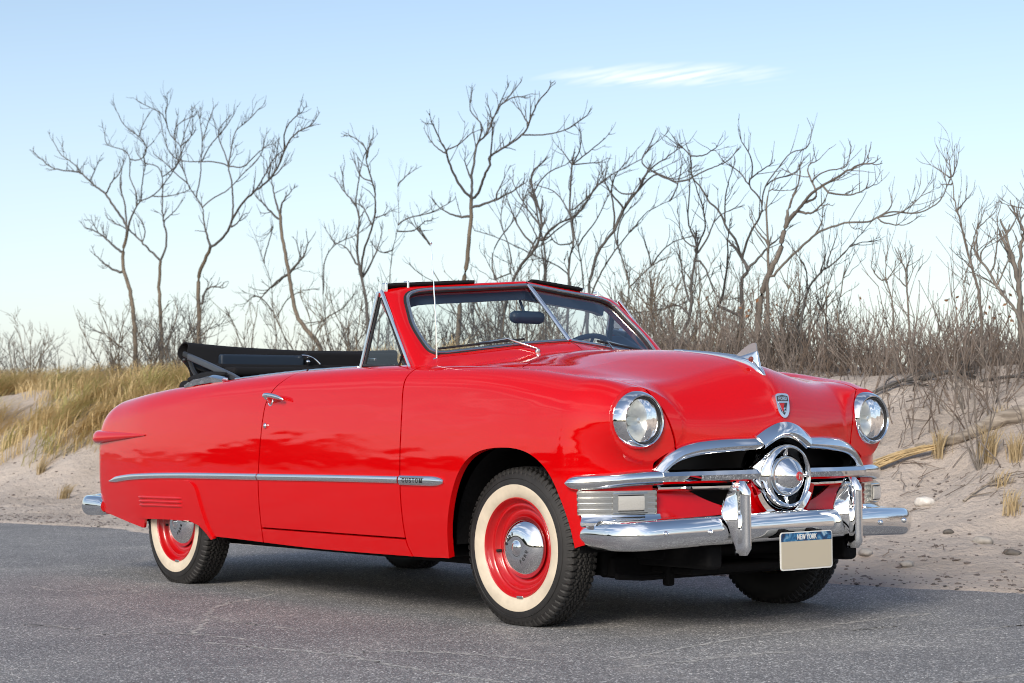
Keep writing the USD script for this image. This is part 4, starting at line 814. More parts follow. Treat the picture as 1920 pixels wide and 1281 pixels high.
ASPHALT = mat('asphalt', {'g': ('geometry', {}), 'v': ('voronoi_texture', {'scale': 165.0, 'feature': 'f1'}), 'rv': ('rgb_ramp', {'ramp': [(0,(.095,.095,.097)),(.45,(.185,.184,.184)),(.72,(.26,.258,.256)),(.90,(.34,.337,.332))]}),
    'sep': ('separate_color', {}), 'wn': ('rgb_ramp', {'ramp': [(.0,(.55,.55,.55)),(.72,(1.0,1.0,1.0)),(.87,(1.2,1.19,1.17)),(.95,(2.3,2.27,2.22)),(1,(3.6,3.55,3.4))]}), 'm1': ('mix', {'mix_type': 'multiply', 'fac': 1.0}),
    'n1': ('noise_texture', {'scale': 1.1, 'detail': 6.0, 'roughness': .65}), 'r1': ('rgb_ramp', {'ramp': [(.3,(.80,.80,.82)),(.5,(1.0,1.0,1.0)),(.7,(1.25,1.24,1.21))]}), 'm2': ('mix', {'mix_type': 'multiply', 'fac': 1.0}),
    'nd': ('noise_texture', {'scale': 2.3, 'detail': 5.0}), 'vm': ('mix', {'mix_type': 'linear_light', 'fac': .22}), 'c': ('voronoi_texture', {'scale': .62, 'feature': 'distance_to_edge'}), 'cr': ('map_range', {'from_min': .0, 'from_max': .020, 'to_min': 1.0, 'to_max': 0.0, 'clamp': True}),
    'nm': ('noise_texture', {'scale': .8, 'detail': 3.0}), 'cm': ('map_range', {'from_min': .42, 'from_max': .50, 'clamp': True}), 'cc': ('math', {'math_type': 'multiply'}), 'nq': ('noise_texture', {'scale': 45.0, 'detail': 2.0}), 'cq': ('map_range', {'from_min': .34, 'from_max': .50, 'clamp': True}), 'cd': ('math', {'math_type': 'multiply'}), 'ce': ('math', {'math_type': 'multiply', 'value2': .35}), 'm3': ('mix', {'color2': (.36,.345,.32)}),
    'b': ('bump', {'strength': .55, 'distance': .006, 'invert': True}), 'p': ('principled_bsdf', {'roughness': .78, 'specular_ior_level': .35})},
    [('g.position','v.vector'),('v.distance','rv.fac'),('v.color','sep.color'),('sep.r','wn.fac'),('rv.color','m1.color1'),('wn.color','m1.color2'),('g.position','n1.vector'),('n1.fac','r1.fac'),('m1.color','m2.color1'),('r1.color','m2.color2'),
     ('g.position','nd.vector'),('g.position','vm.color1'),('nd.color','vm.color2'),('vm.color','c.vector'),('c.distance','cr.value'),('g.position','nm.vector'),('nm.fac','cm.value'),('cr.result','cc.value1'),('cm.result','cc.value2'),('g.position','nq.vector'),('nq.fac','cq.value'),('cc.value','cd.value1'),('cq.result','cd.value2'),('cd.value','ce.value1'),('m2.color','m3.color1'),('ce.value','m3.fac'),('m3.color','p.base_color'),('v.distance','b.height'),('b.normal','p.normal')])
def grid_mesh(gx, gy, zf):
    X_, Y_ = np.meshgrid(gx, gy, indexing='ij'); Zz = zf(X_.ravel(), Y_.ravel()); n, m = X_.shape
    i = np.arange(n-1)[:,None]; j = np.arange(m-1)[None]; a, b, c, d = [q.ravel() for q in (i*m+j, (i+1)*m+j, (i+1)*m+j+1, i*m+j+1)]
    return T3(np.stack([X_.ravel(), Y_.ravel(), Zz], 1), np.vstack([np.stack([a,b,c],1), np.stack([a,c,d],1)]))
gx = np.unique(np.r_[np.linspace(-70,-30,60), np.linspace(-30,-12,200), np.linspace(-12,6,400), np.linspace(6,45,80)])
gy = np.unique(np.r_[np.linspace(.0,3,64), np.linspace(3,8,90), np.linspace(8,30,70)])
tag(obj('sand_dune', grid_mesh(gx, gy, ground_z), SAND, None, True), 'pale beach sand bank rising to a dune crest beyond the road', None, None, 'structure')
# road: from far behind the camera to the ragged edge of the sand
rx = np.linspace(-70, 45, 1600); e_ = edge_y(rx)-.0+.02*np.sin(rx*31)+.05; nr = len(rx)
V = np.vstack([np.stack([rx, e_, 0*rx], 1), np.stack([rx, 0*rx-16, 0*rx], 1)]); F = [(i, nr+i, i+1) for i in range(nr-1)]+[(i+1, nr+i, nr+i+1) for i in range(nr-1)]
rd = T3(V, F); 
if rd.face_normals[0,2] < 0: rd.invert()
tag(obj('asphalt_road', rd, ASPHALT, None, False), 'worn grey asphalt with pale hairline cracks', None, None, 'structure')
FAR = plain('far_ground_soil', (.16,.135,.09), .95, var=.3, vscale=.02)
far = trimesh.creation.annulus(.001, 2500, .02, sections=96); far.apply_translation((0,0,-.09))
tag(obj('far_ground', far, FAR, None, False), 'flat scrub land that runs out to the horizon', None, None, 'structure')

# distant tree belt on the other side of the road, behind the camera: only seen mirrored in paint and chrome
rng = np.random.default_rng(5); V, F = [], []
BELT = plain('far_tree_belt_brown', (.035,.036,.022), .95, var=.3, vscale=.5)
n = 260; xs = np.linspace(-130, 150, n); base = []
hh = 1.2+13*meshkit.fbm(np.stack([xs*.045, 0*xs, 0*xs+2], -1), 3, 9)**2.2+1.6*meshkit.fbm(np.stack([xs*.3, 0*xs, 0*xs], -1), 3, 19)
m = 7; 
for i in range(n):
    for j in range(m):
        t = j/(m-1); V.append((xs[i]+.6*math.sin(i*3.1+j), -62-9*math.cos(t*math.pi/2-.0)*(1 if j < m-1 else 0)*-1-9+1.2*math.sin(i*1.7+j*2.3), hh[i]*math.sin(t*math.pi/2)-.1))
for i in range(n-1):
    for j in range(m-1): a = i*m+j; F += [(a, a+m, a+1), (a+1, a+m, a+m+1)]
tag(obj('tree_belt', T3(V, F), BELT, None, 30), 'dark far tree belt beyond the other side of the road', 'tree belt', None, 'stuff')

# ------------------------------------------------------------------ bare trees on the dune crest
def wood(name, c, var=.35, sc=6.0): return plain(name, c, .85, var=var, vscale=sc, bump=.3, bscale=40)
WOOD = [wood('grey_brown_bark', (.150,.122,.092)), wood('pale_grey_bark', (.155,.135,.115)), wood('dark_twig_bark', (.088,.083,.079))]
class TwigMesh:
    def __init__(s): s.v, s.f, s.n = [], [], 0
    def tube(s, P, r0, r1, k=5):
        P = np.asarray(P, float); m = len(P); t = np.gradient(P, axis=0); t /= np.maximum(np.linalg.norm(t, axis=1, keepdims=True), 1e-9)
        up = np.where(np.abs(t[:,2:3]) > .95, [[1.,0,0]], [[0,0,1.]]); b = np.cross(t, up); b /= np.maximum(np.linalg.norm(b, axis=1, keepdims=True), 1e-9); n = np.cross(b, t)
        a = np.linspace(0, 2*np.pi, k, endpoint=False); r = np.linspace(r0, r1, m) if np.ndim(r0) == 0 else r0
        V = (P[:,None]+r[:,None,None]*(np.cos(a)[None,:,None]*b[:,None]+np.sin(a)[None,:,None]*n[:,None])).reshape(-1,3); i = np.arange(m-1)[:,None]; j = np.arange(k)[None]; j2 = (j+1) % k
        F = np.vstack([np.stack([i*k+j, i*k+j2, (i+1)*k+j2], -1).reshape(-1,3), np.stack([i*k+j, (i+1)*k+j2, (i+1)*k+j], -1).reshape(-1,3)])
        s.v.append(V); s.f.append(F+s.n); s.n += len(V)
    def mesh(s): return T3(np.vstack(s.v), np.vstack(s.f)) if s.v else None
def rot_about(d, ax, a):
    ax = ax/np.linalg.norm(ax); return d*math.cos(a)+np.cross(ax, d)*math.sin(a)+ax*(ax@d)*(1-math.cos(a))
def twig(tm, rng, p, d, L, r, depth, bend=.5, k=4):
    n = 5; P = [np.array(p, float)]; d = np.array(d, float)/np.linalg.norm(d); side = np.cross(d, rng.normal(size=3))
    kink = rng.normal(0, .16, n)
    for i in range(n-1):
        d = d+np.array([0,0,bend*.16])+side*kink[i]*.9; d /= np.linalg.norm(d); P.append(P[-1]+d*L/(n-1))
    P = np.array(P); tm.tube(P, r, r*.55, k)
    if depth > 0:
        for q in range(rng.integers(1, 4)):
            i = rng.integers(1, n-1) if q else n-2; f = rng.uniform(0, 1); pp = P[i]*(1-f)+P[i+1]*f; dd = P[min(i+1,n-1)]-P[i]; dd = rot_about(dd/np.linalg.norm(dd), rng.normal(size=3)+np.array([.3,.3,.2]), rng.uniform(.4,.9)*(1 if rng.random() < .5 else -1))
            twig(tm, rng, pp, dd, L*rng.uniform(.35,.7), r*.72, depth-1, bend, k)
    else: # bud knob
        pass
TRACE = """A|0.072|1|-1954,760,170 -1953,758,226 -1961,757,266 -1967,756,289 -1983,756,313 -1985,755,340 -1969,754,372;-1969,754,372 -1955,752,390 -1930,750,408 -1918,749,413;-1969,754,372 -1975,753,386 -2008,752,412 -2032,751,434 -2060,750,447 -2085,750,460 -2115,749,475 -2141,749,481 -2198,748,490 -2237,747,504 -2280,746,527;-2115,749,475 -2129,743,492 -2155,737,506 -2170,729,530;-2085,750,460 -2063,744,467 -2022,733,482;-2032,751,434 -2005,747,451 -1978,744,458 -1957,741,472;-1930,750,408 -1940,752,432 -1961,754,454 -1966,756,481 -1993,757,499 -2048,759,515 -2054,760,529;-1966,756,481 -1915,748,475 -1881,739,486 -1883,729,502 -1902,716,519 -1904,706,536;-1883,729,502 -1888,735,516 -1887,742,531;-1918,749,413 -1871,742,415 -1820,733,425 -1767,722,441 -1734,714,452 -1712,707,464 -1671,698,477;-1918,749,413 -1895,739,430 -1868,728,446 -1849,720,459 -1839,713,470 -1785,700,481;-1871,742,415 -1795,733,408 -1729,725,409;-1985,755,340 -2036,764,358 -2110,777,383 -2182,788,398;-2110,777,383 -2155,788,407;-1990,756,311 -2025,753,323 -2066,750,343;-1971,753,385 -2003,766,422 -2035,775,450 -2049,788,486
B|0.068|1|-1932,790,172 -1927,788,226 -1930,786,285 -1924,785,327;-1924,785,327 -1940,779,341 -1958,773,356 -1979,766,373 -2009,760,386 -2031,754,397;-1958,773,356 -1955,776,372 -1990,780,402;-1924,785,327 -1919,792,350 -1943,801,386 -1959,807,407 -1978,818,450 -1983,820,461;-1983,820,461 -2001,823,477 -2026,824,485 -2054,826,492 -2085,829,511;-1983,820,461 -1930,811,468 -1900,803,478 -1880,794,494 -1888,788,504 -1889,777,523 -1888,769,539 -1901,762,548 -1919,753,558;-1889,777,523 -1885,773,545 -1875,771,555;-1880,794,494 -1835,788,505 -1820,781,525;-1888,788,504 -1883,788,520 -1838,789,531;-1943,801,389 -1922,802,397 -1903,804,407
C|0.07|1|-1730,740,185 -1724,737,240 -1720,735,286 -1708,734,303 -1681,732,326;-1681,732,326 -1696,734,345 -1705,735,364 -1713,737,384;-1713,737,384 -1741,742,402 -1775,748,425 -1798,754,446 -1829,760,469 -1849,770,505;-1713,737,384 -1701,745,395 -1679,757,406 -1667,767,421 -1654,777,436 -1644,789,454 -1651,800,478;-1775,748,425 -1824,758,443 -1877,768,466 -1929,778,485;-1741,742,402 -1751,754,426 -1772,768,454 -1799,785,490 -1820,795,513 -1848,807,540;-1772,768,454 -1747,768,476 -1715,768,491 -1679,767,511;-1799,785,490 -1798,794,517 -1795,801,538;-1681,732,326 -1624,722,339 -1588,712,356 -1545,702,372 -1503,694,382 -1447,683,392 -1417,676,402 -1382,665,419 -1346,656,433 -1311,649,436 -1286,644,438;-1588,712,356 -1605,722,388 -1622,729,414 -1638,735,434 -1642,742,459 -1643,750,484 -1624,756,494 -1608,762,508;-1447,683,392 -1436,689,400 -1431,694,408;-1503,694,382 -1468,689,400 -1440,685,417 -1409,682,424;-1382,665,419 -1361,652,437 -1325,641,448 -1291,632,451;-1638,735,434 -1642,729,455 -1645,723,476 -1610,717,492;-1632,735,433 -1603,737,429 -1574,740,442 -1545,742,452;-1638,735,434 -1689,735,445 -1763,735,454 -1808,735,475 -1828,735,515;-1798,754,446 -1829,768,486 -1831,783,526;-1594,712,345 -1567,707,348 -1549,702,355;-1714,737,247 -1723,749,271 -1704,757,274
D|0.075|1|-1541,820,178 -1553,820,194 -1581,820,213 -1605,821,234 -1617,821,266 -1627,821,300 -1637,821,332 -1647,822,364 -1648,822,374;-1648,822,374 -1667,826,397 -1686,832,426;-1648,822,374 -1639,821,389 -1620,820,400;-1647,822,364 -1697,832,387 -1746,842,410;-1620,821,292 -1597,824,308 -1585,828,328;-1597,824,308 -1617,829,333;-1627,821,289 -1658,817,276 -1682,814,261
D2|0.04|1|-1757,900,200 -1790,898,248 -1793,897,284 -1813,895,324 -1830,894,356 -1847,893,379;-1813,895,324 -1781,886,352 -1761,880,371 -1766,877,361;-1787,897,284 -1723,885,301 -1683,879,306;-1790,898,248 -1848,904,274 -1886,908,265;-1780,898,239 -1765,912,269 -1726,925,278
E|0.032|1|-1577,860,180 -1590,859,224 -1596,859,258 -1597,858,304 -1598,857,351;-1594,859,263 -1621,880,315 -1609,890,333 -1583,902,343 -1565,911,354;-1613,890,333 -1626,889,347;-1590,859,229 -1550,860,240 -1520,861,259;-1590,859,224 -1629,854,223
F|0.07|1|-1374,780,174 -1375,781,229 -1389,782,270 -1399,783,304 -1396,784,344 -1409,785,365 -1431,785,381 -1452,786,400;-1431,785,381 -1426,779,398;-1389,782,270 -1372,773,294 -1353,767,311 -1322,756,336 -1306,747,360 -1303,740,379 -1301,731,404 -1296,726,416 -1310,719,431;-1301,731,404 -1276,720,423;-1303,740,379 -1320,736,385 -1326,732,400;-1332,756,332 -1340,753,349 -1353,750,357;-1353,750,357 -1352,752,376 -1349,756,404 -1345,757,415;-1398,782,282 -1417,781,305 -1438,781,314;-1322,756,336 -1310,757,337 -1304,757,338;-1387,782,267 -1389,803,297 -1395,815,317
G|0.035|1|-1355,800,184 -1351,799,261 -1342,798,300 -1330,798,332 -1328,797,358 -1329,797,381 -1325,797,393;-1329,797,381 -1315,803,393;-1330,798,332 -1309,801,338 -1282,805,340 -1256,808,345 -1240,811,351;-1328,798,323 -1281,786,319 -1243,776,326;-1342,798,300 -1382,806,301 -1408,813,313;-1256,797,296 -1266,787,313 -1273,781,324
H|0.075|1|-1105,720,164 -1099,719,211 -1087,717,246 -1077,716,286 -1070,715,333;-1070,715,333 -1073,702,346 -1070,687,364 -1063,675,379 -1059,668,387 -1058,659,398 -1054,650,408;-1065,675,384 -1057,684,388 -1050,700,403;-1063,675,379 -1073,670,386 -1079,664,396;-1070,715,333 -1083,725,359 -1090,734,379 -1095,743,400 -1089,747,407 -1085,753,419 -1084,759,432 -1076,768,448 -1058,776,452;-1095,743,400 -1081,737,420 -1093,732,435 -1087,728,450;-1084,759,432 -1051,748,453;-1076,768,448 -1064,777,465;-1069,715,333 -1049,710,340 -1033,704,354 -1017,699,364 -1014,696,370 -986,690,376 -936,679,385 -919,674,393 -899,667,408 -862,656,421;-936,679,385 -897,676,380 -859,673,380 -822,670,389;-919,674,393 -931,673,410;-1017,699,364 -995,685,383 -976,671,402 -970,663,415;-1083,725,356 -1085,720,368 -1083,715,378;-1068,715,323 -1044,718,326 -1015,722,333 -990,725,342;-1030,717,331 -1017,718,349;-1073,715,314 -1088,710,314 -1110,702,324
I|0.08|1|-1077,760,166 -1067,758,211 -1049,757,243 -1033,756,259 -1009,756,276 -997,755,298 -999,754,319;-998,756,279 -968,745,293 -911,730,301 -851,709,325;-1009,756,276 -1034,752,301 -1047,747,333;-997,755,298 -1035,765,323 -1071,775,354;-999,754,319 -1008,751,353 -986,749,367
I2|0.05|1|-1099,840,170 -1091,836,249 -1091,835,269 -1092,834,291 -1049,832,314 -1018,831,326;-1037,828,231 -1044,834,248 -1080,842,266 -1136,853,283 -1211,867,307 -1276,878,323;-1155,813,252 -1161,817,288 -1127,823,323 -1112,828,354;-1140,823,251 -1165,844,289 -1208,865,330 -1223,885,369
J1|0.07|1|-858,700,162 -856,701,219 -851,702,240 -838,702,261 -820,703,275 -804,704,297 -786,704,311;-786,704,311 -758,706,326 -739,708,320 -717,709,321;-786,704,311 -760,697,329 -734,692,337 -710,687,343;-820,703,275 -812,697,294 -805,688,319 -770,678,339;-786,704,311 -797,693,311 -799,681,323;-804,704,297 -805,681,318 -799,674,326
J2|0.05|1|-927,750,165 -905,749,222 -885,748,246 -864,748,265 -842,747,280 -815,746,297 -780,746,306 -759,745,316;-780,746,306 -763,740,323 -753,735,338;-792,727,336 -807,731,349 -793,737,364;-864,748,265 -882,761,289 -880,785,326 -874,802,351
J3|0.06|1|-985,780,168 -986,784,236 -986,786,263 -981,787,280 -989,790,315 -989,793,368;-989,793,368 -957,778,383 -943,766,397;-989,793,368 -951,780,374 -898,762,384;-989,793,368 -998,787,384;-989,790,315 -948,787,334 -931,786,350;-989,793,368 -943,789,365;-981,787,280 -1023,797,284 -1051,807,306
J4|0.045|1|-994,820,169 -997,815,234 -1001,813,271 -1008,810,307 -994,809,321 -961,807,343 -931,805,351;-1000,813,285 -967,808,305 -938,803,333;-1008,810,307 -1039,814,341 -1069,816,353
J5|0.055|1|-1045,800,175 -1046,801,244 -1048,801,282 -1056,801,306 -1068,802,345;-1068,802,345 -1069,800,366 -1049,799,377;-1052,801,286 -1021,806,304 -1000,809,314 -974,815,343 -940,821,359 -910,825,368;-1068,802,345 -1034,792,361 -989,783,367;-1055,801,286 -1083,811,309 -1109,819,330;-1087,801,263 -1063,795,277 -1039,790,282;-974,815,343 -973,819,359
J6|0.045|1|-986,860,181 -980,860,207 -971,860,232 -982,860,266 -991,861,284;-971,860,232 -927,854,254 -898,851,261;-927,854,254 -921,839,280;-927,854,254 -893,844,272 -843,833,279;-991,861,284 -978,854,307 -943,847,325;-974,860,204 -933,865,206 -898,869,210
K|0.05|1|-688,670,161 -679,672,181 -678,674,209 -674,677,240;-674,677,240 -668,669,255 -669,663,265 -650,646,294 -638,635,312;-674,677,240 -654,664,253 -639,655,262 -622,632,285 -615,617,300;-674,677,240 -667,684,254 -663,693,273 -648,702,282;-672,677,236 -662,679,222 -650,681,199 -632,683,196;-698,690,195 -702,685,227 -703,682,248;-679,672,183 -699,676,193 -728,682,191;-669,669,246 -680,666,255 -681,662,274
L|0.075|1|-582,640,156 -577,638,187 -574,636,208 -567,635,216 -572,634,226;-572,634,226 -570,623,243 -572,614,255 -572,608,265 -577,599,276 -579,592,287 -582,585,296 -573,573,313 -578,566,321;-582,585,296 -575,591,301 -566,600,306 -559,606,310;-582,585,296 -592,579,293 -607,571,298;-572,614,255 -562,604,275 -542,591,294;-572,634,226 -562,630,241 -549,627,254 -535,622,270 -543,619,283 -552,615,297 -564,611,307;-535,622,270 -536,627,286 -526,633,302 -514,639,315 -503,643,317 -500,647,328;-536,627,286 -533,636,293 -523,650,298 -523,658,307;-545,615,291 -519,603,296 -497,594,299;-541,615,291 -527,601,307 -526,589,321;-573,573,313 -549,565,310 -524,556,313;-597,626,183 -580,617,193 -552,595,216 -527,572,241;-567,635,216 -553,651,238 -548,656,244
M|0.085|2|-540,620,165 -534,621,197 -527,621,209 -521,621,218 -512,621,233 -508,622,250 -497,622,259;-528,620,165 -527,620,209 -527,620,237 -525,620,280 -518,620,281;-497,622,259 -481,615,266 -467,610,272 -443,601,277 -415,591,282 -387,582,286 -372,577,284;-481,615,266 -467,616,271 -474,617,286 -477,618,297 -468,618,300;-474,617,282 -448,605,288 -410,589,287 -404,585,290;-444,601,271 -409,589,264 -386,580,264 -368,573,267;-508,622,250 -507,626,266 -501,631,286;-524,620,204 -507,622,220 -492,624,230 -478,625,239 -463,627,244 -444,628,247 -426,630,246 -417,631,248 -399,632,252 -378,634,249 -362,636,253 -354,637,258 -348,638,270;-478,625,239 -469,625,250 -468,624,258;-413,631,249 -386,631,252 -369,631,262;-417,631,248 -409,640,256 -409,644,264;-413,631,246 -400,634,242 -389,636,241;-527,620,237 -542,623,248 -555,627,263;-489,622,259 -471,617,258 -453,612,266
M2|0.05|1|-471,600,162 -466,602,189 -453,603,204 -437,605,213 -423,606,224 -408,607,236 -399,608,245;-423,606,224 -418,609,226 -413,612,228;-453,603,204 -439,595,220 -437,591,229;-446,603,209 -449,613,222 -452,623,235;-466,602,189 -453,586,209 -453,578,217
N|0.028|1|-356,580,161 -357,579,179 -361,578,194 -360,577,206 -364,576,224;-360,577,206 -362,582,217;-364,578,191 -368,573,198 -369,570,204;-360,578,192 -356,580,198
N2|0.026|1|-349,590,161 -351,591,186 -353,592,199 -356,592,205;-353,592,199 -346,588,208;-351,591,186 -363,593,195
O|0.05|1|-280,590,148 -280,588,175 -284,586,195 -288,585,211 -293,582,236 -296,581,249 -297,580,263 -302,579,278;-297,580,265 -285,571,274;-297,580,265 -301,582,279;-298,580,265 -314,585,274;-294,582,241 -278,574,248;-297,580,260 -308,583,262;-284,586,195 -291,593,209 -292,602,227 -294,607,238;-292,602,227 -290,613,236;-283,586,194 -285,578,201;-288,585,211 -285,578,222
P|0.045|1|-221,560,149 -229,560,164 -241,560,177 -249,560,190 -259,560,202 -262,560,208;-246,560,189 -254,576,211 -264,591,234;-254,576,214 -243,576,220 -236,577,232;-247,578,174 -268,584,186 -283,589,192;-256,560,198 -254,558,205 -243,555,212;-259,560,201 -268,571,219;-241,560,182 -237,564,195
P2|0.022|1|-284,580,156 -284,578,178 -286,577,186 -286,576,199;-285,577,185 -289,586,197
Q|0.09|2|-242,595,141 -246,593,158 -246,591,177 -248,590,192 -252,589,206;-246,591,177 -246,592,192 -244,592,214 -242,592,221 -245,592,227;-242,592,221 -231,589,224 -225,588,226;-252,589,198 -259,595,208;-242,592,221 -229,586,233 -239,582,238"""
TREE_INFO = {
 'A': ('tall bare tree left of the folded black top with its crown swept far left', 0), 'B': ('straight-trunked bare tree between the two forked trees left of the car top', 0),
 'C': ('bare tree forking in a wide Y just above the rear of the folded top', 0), 'D': ('bare tree with a leaning bent trunk above the middle of the folded black top', 0),
 'D2': ('thin many-stemmed bare tree left of the leaning bent trunk', 1), 'E': ('slender bare sapling between the leaning bent tree and the windscreen', 1),
 'F': ('bare tree with twin upright stems just left of the windscreen vent window', 0), 'G': ('slim bare tree right behind the near windscreen corner with one long side branch', 1),
 'H': ('tallest bare tree with a pale straight trunk behind the windscreen', 0), 'I': ('bare tree leaning right with a snapped dark top behind the windscreen centre', 0), 'I2': ('bare tree with a long drooping branch behind the windscreen top', 1),
 'J1': ('bare wind-bent tree behind the windscreen leaning right with a thick grey trunk', 0), 'J2': ('bare tree whose long limb sweeps up and right from behind the far visor', 0), 'J3': ('upright bare tree with a tall thin leader above the far visor', 0),
 'J4': ('thin dark bare tree tangled behind the far visor', 1), 'J5': ('bare tree with a broken stub and low right-hand limbs over the windscreen centre', 0), 'J6': ('bare low tree arching right behind the far windscreen post', 1),
 'K': ('narrow forked bare tree standing alone right of the windscreen above the bonnet', 1), 'L': ('bare double-trunk tree with crossing limbs behind the bonnet ornament', 0), 'M': ('wind-swept bare tree with a limb reaching far right above the thicket', 1),
 'M2': ('bare leaning limb tree rising right out of the thicket top', 1), 'N': ('pale stubby sapling poking above the thicket left of the tall right sapling', 1), 'N2': ('short forked sapling poking above the thicket', 1),
 'O': ('tall bare sapling with a tufted tip near the right edge', 1), 'P': ('many-stemmed bare sapling leaning left beside the tall right sapling', 1), 'P2': ('thin bent sapling left of the tall right sapling', 1), 'Q': ('thick broken dead trunk at the right edge of the dune', 1)}
for ti, line in enumerate(TRACE.strip().split('\n')):
    nm, r0, nt, data = line.split('|'); dist_ = float(np.linalg.norm(np.array([int(v)/100 for v in data.split(';')[0].split()[0].split(',')])-np.array(CAM))); r0 = float(r0)*{'A':.52,'B':.52,'C':.52,'D':.45,'F':.42,'H':.48,'Q':.48,'O':.5,'P':.5,'N':.6,'N2':.6,'P2':.6,'M':.42,'L':.38,'K':.48}.get(nm, .33)*(min(1, dist_/24) if nm in ('A','B','C','D','F','H','O','P','N','N2','P2','Q') else .85); sc_ = min(1, dist_/24); nt = int(nt); rng = np.random.default_rng(100+ti)
    brs = [np.array([[int(q)/100 for q in v.split(',')] for v in b.split()]) for b in data.split(';')]
    lab, wk = TREE_INFO[nm]; b0 = brs[0][0].copy(); gz = float(ground_z(np.array([b0[0]]), np.array([b0[1]]))[0])
    loc = np.array([b0[0], b0[1], gz]); tr = thing('bare_tree', lab, 'tree', loc)
    trunk, crown = TwigMesh(), TwigMesh(); done = []   # (points, radii)
    for bi, b in enumerate(brs):
        if bi == 0 or (bi < nt): b = np.vstack([[b[0][0]+.02, b[0][1], min(gz-.15, b[0][2]-.1)], b])
        n = max(8, len(b)*4); P = spline(b, n) if len(b) > 2 else np.linspace(b[0], b[-1], n)
        if bi == 0:
            fork = any(np.linalg.norm(q[0]-b[-1]) < .12 for q in brs[1:]); rs, re = r0, r0*(.62 if fork or nm == 'Q' else .16)
        elif bi < nt: rs, re = r0*.8, r0*(.40 if nm == 'Q' else .15)
        else:
            allp = np.vstack([q for q, _ in done]); allr = np.concatenate([q for _, q in done]); dd = np.linalg.norm(allp-P[0], axis=1); j = dd.argmin(); rs = min(allr[j]*.82, r0*.6) if dd[j] < .45 else r0*.34
            if dd[j] < .45: P[0] = allp[j]
            Ltot = np.linalg.norm(np.diff(P, axis=0), axis=1).sum(); rs = max(rs, .009*sc_+.001); re = max(min(rs*.40, .009), .0058*sc_)
        jit = rng.normal(0, 1, P.shape)*np.minimum(.004, rs*.2); jit[0] = 0; P = P+jit
        R = np.linspace(rs, re, len(P)); 
        if bi == 0: R[:3] *= np.array([1.5,1.25,1.1])
        (trunk if rs > .030 else crown).tube(P-loc, R, None, 8 if rs > .03 else 5); done.append((P, R))
        if bi == 0 and rs > .03:
            continue
        # twigs on the outer part of the branch
        L = np.linalg.norm(np.diff(P, axis=0), axis=1).sum(); cnt = int(L/.17)+1
        for q in range(cnt):
            f = rng.uniform(.30, 1)**.8; i = min(int(f*(len(P)-1)), len(P)-2); d = P[i+1]-P[i]; d = d/np.linalg.norm(d)
            ax = rng.normal(size=3); ax[1] *= 1.5; dd = rot_about(d, ax, rng.uniform(.45, 1.1)); dd[2] += .25
            twig(crown, rng, P[i]-loc, dd, rng.uniform(.10, .34)*(1.15-.4*f), min(R[i]*.6, .0065*sc_), 1 if rng.random() < .45 else 0, .8)
        for q in range(2):
            d = P[-1]-P[-2]; d = d/np.linalg.norm(d); dd = rot_about(d, rng.normal(size=3), rng.uniform(.1, .5)); twig(crown, rng, P[-1]-loc, dd, rng.uniform(.08,.2), re*.9, 1, .6)
    if trunk.v: obj('trunk', trunk.mesh(), WOOD[wk], tr, True)
    if crown.v: obj('crown', crown.mesh(), WOOD[1] if nm in ('N','N2','O','P','P2','Q','M') else WOOD[2], tr, True)

# bare shrubs between the trunks: six kinds, repeated
def shrub_mesh(seed, h):
    rng = np.random.default_rng(seed); st, tw = TwigMesh(), TwigMesh()
    for s in range(rng.integers(3, 6)):
        d = np.array([rng.normal(0,.35), rng.normal(0,.35), 1.0]); p = np.array([rng.normal(0,.05), rng.normal(0,.05), -.1]); L = h*rng.uniform(.6,1.05); n = 9; P = [p]
        for i in range(n-1): d = d/np.linalg.norm(d)+np.array([rng.normal(0,.17), rng.normal(0,.17), .05]); P.append(P[-1]+d/np.linalg.norm(d)*L/(n-1))
        P = np.array(P); st.tube(P, .011, .0045, 5)
        for q in range(int(7*h)):
            i = rng.integers(2, n-1); d2 = rot_about((P[i]-P[i-1])/np.linalg.norm(P[i]-P[i-1]), rng.normal(size=3), rng.uniform(.4,1.0)); twig(tw, rng, P[i], d2, rng.uniform(.2,.55)*h*.55, .0045, 2, .7)
    return st.mesh(), tw.mesh()
rngp = np.random.default_rng(77)
protos = []
def shrub(i, loc, rz, sc, lab, grp):
    if i not in shrub.made:
        r = thing('bare_shrub', lab, 'shrub', loc, rz, grp); a, b = shrub_mesh(900+i, 1.25); obj('stem', a, WOOD[i % 2], r, True); obj('twigs', b, WOOD[2] if i % 3 else WOOD[0], r, True); UsdGeom.Xformable(r).AddScaleOp().Set(Gf.Vec3f(sc)); shrub.made[i] = r; return r
    x = UsdGeom.Xform.Define(stage, path_for('bare_shrub', None)); x.AddTranslateOp().Set(Gf.Vec3d(*map(float, loc))); x.AddRotateZOp().Set(float(rz)); x.AddScaleOp().Set(Gf.Vec3f(sc)); p = x.GetPrim()
    p.GetReferences().AddInternalReference(shrub.made[i].GetPath()); tag(p, lab, 'shrub', grp); p.SetInstanceable(True); return p
shrub.made = {}
def gz1(x, y): return float(ground_z(np.array([x]), np.array([y]))[0])
count = 0
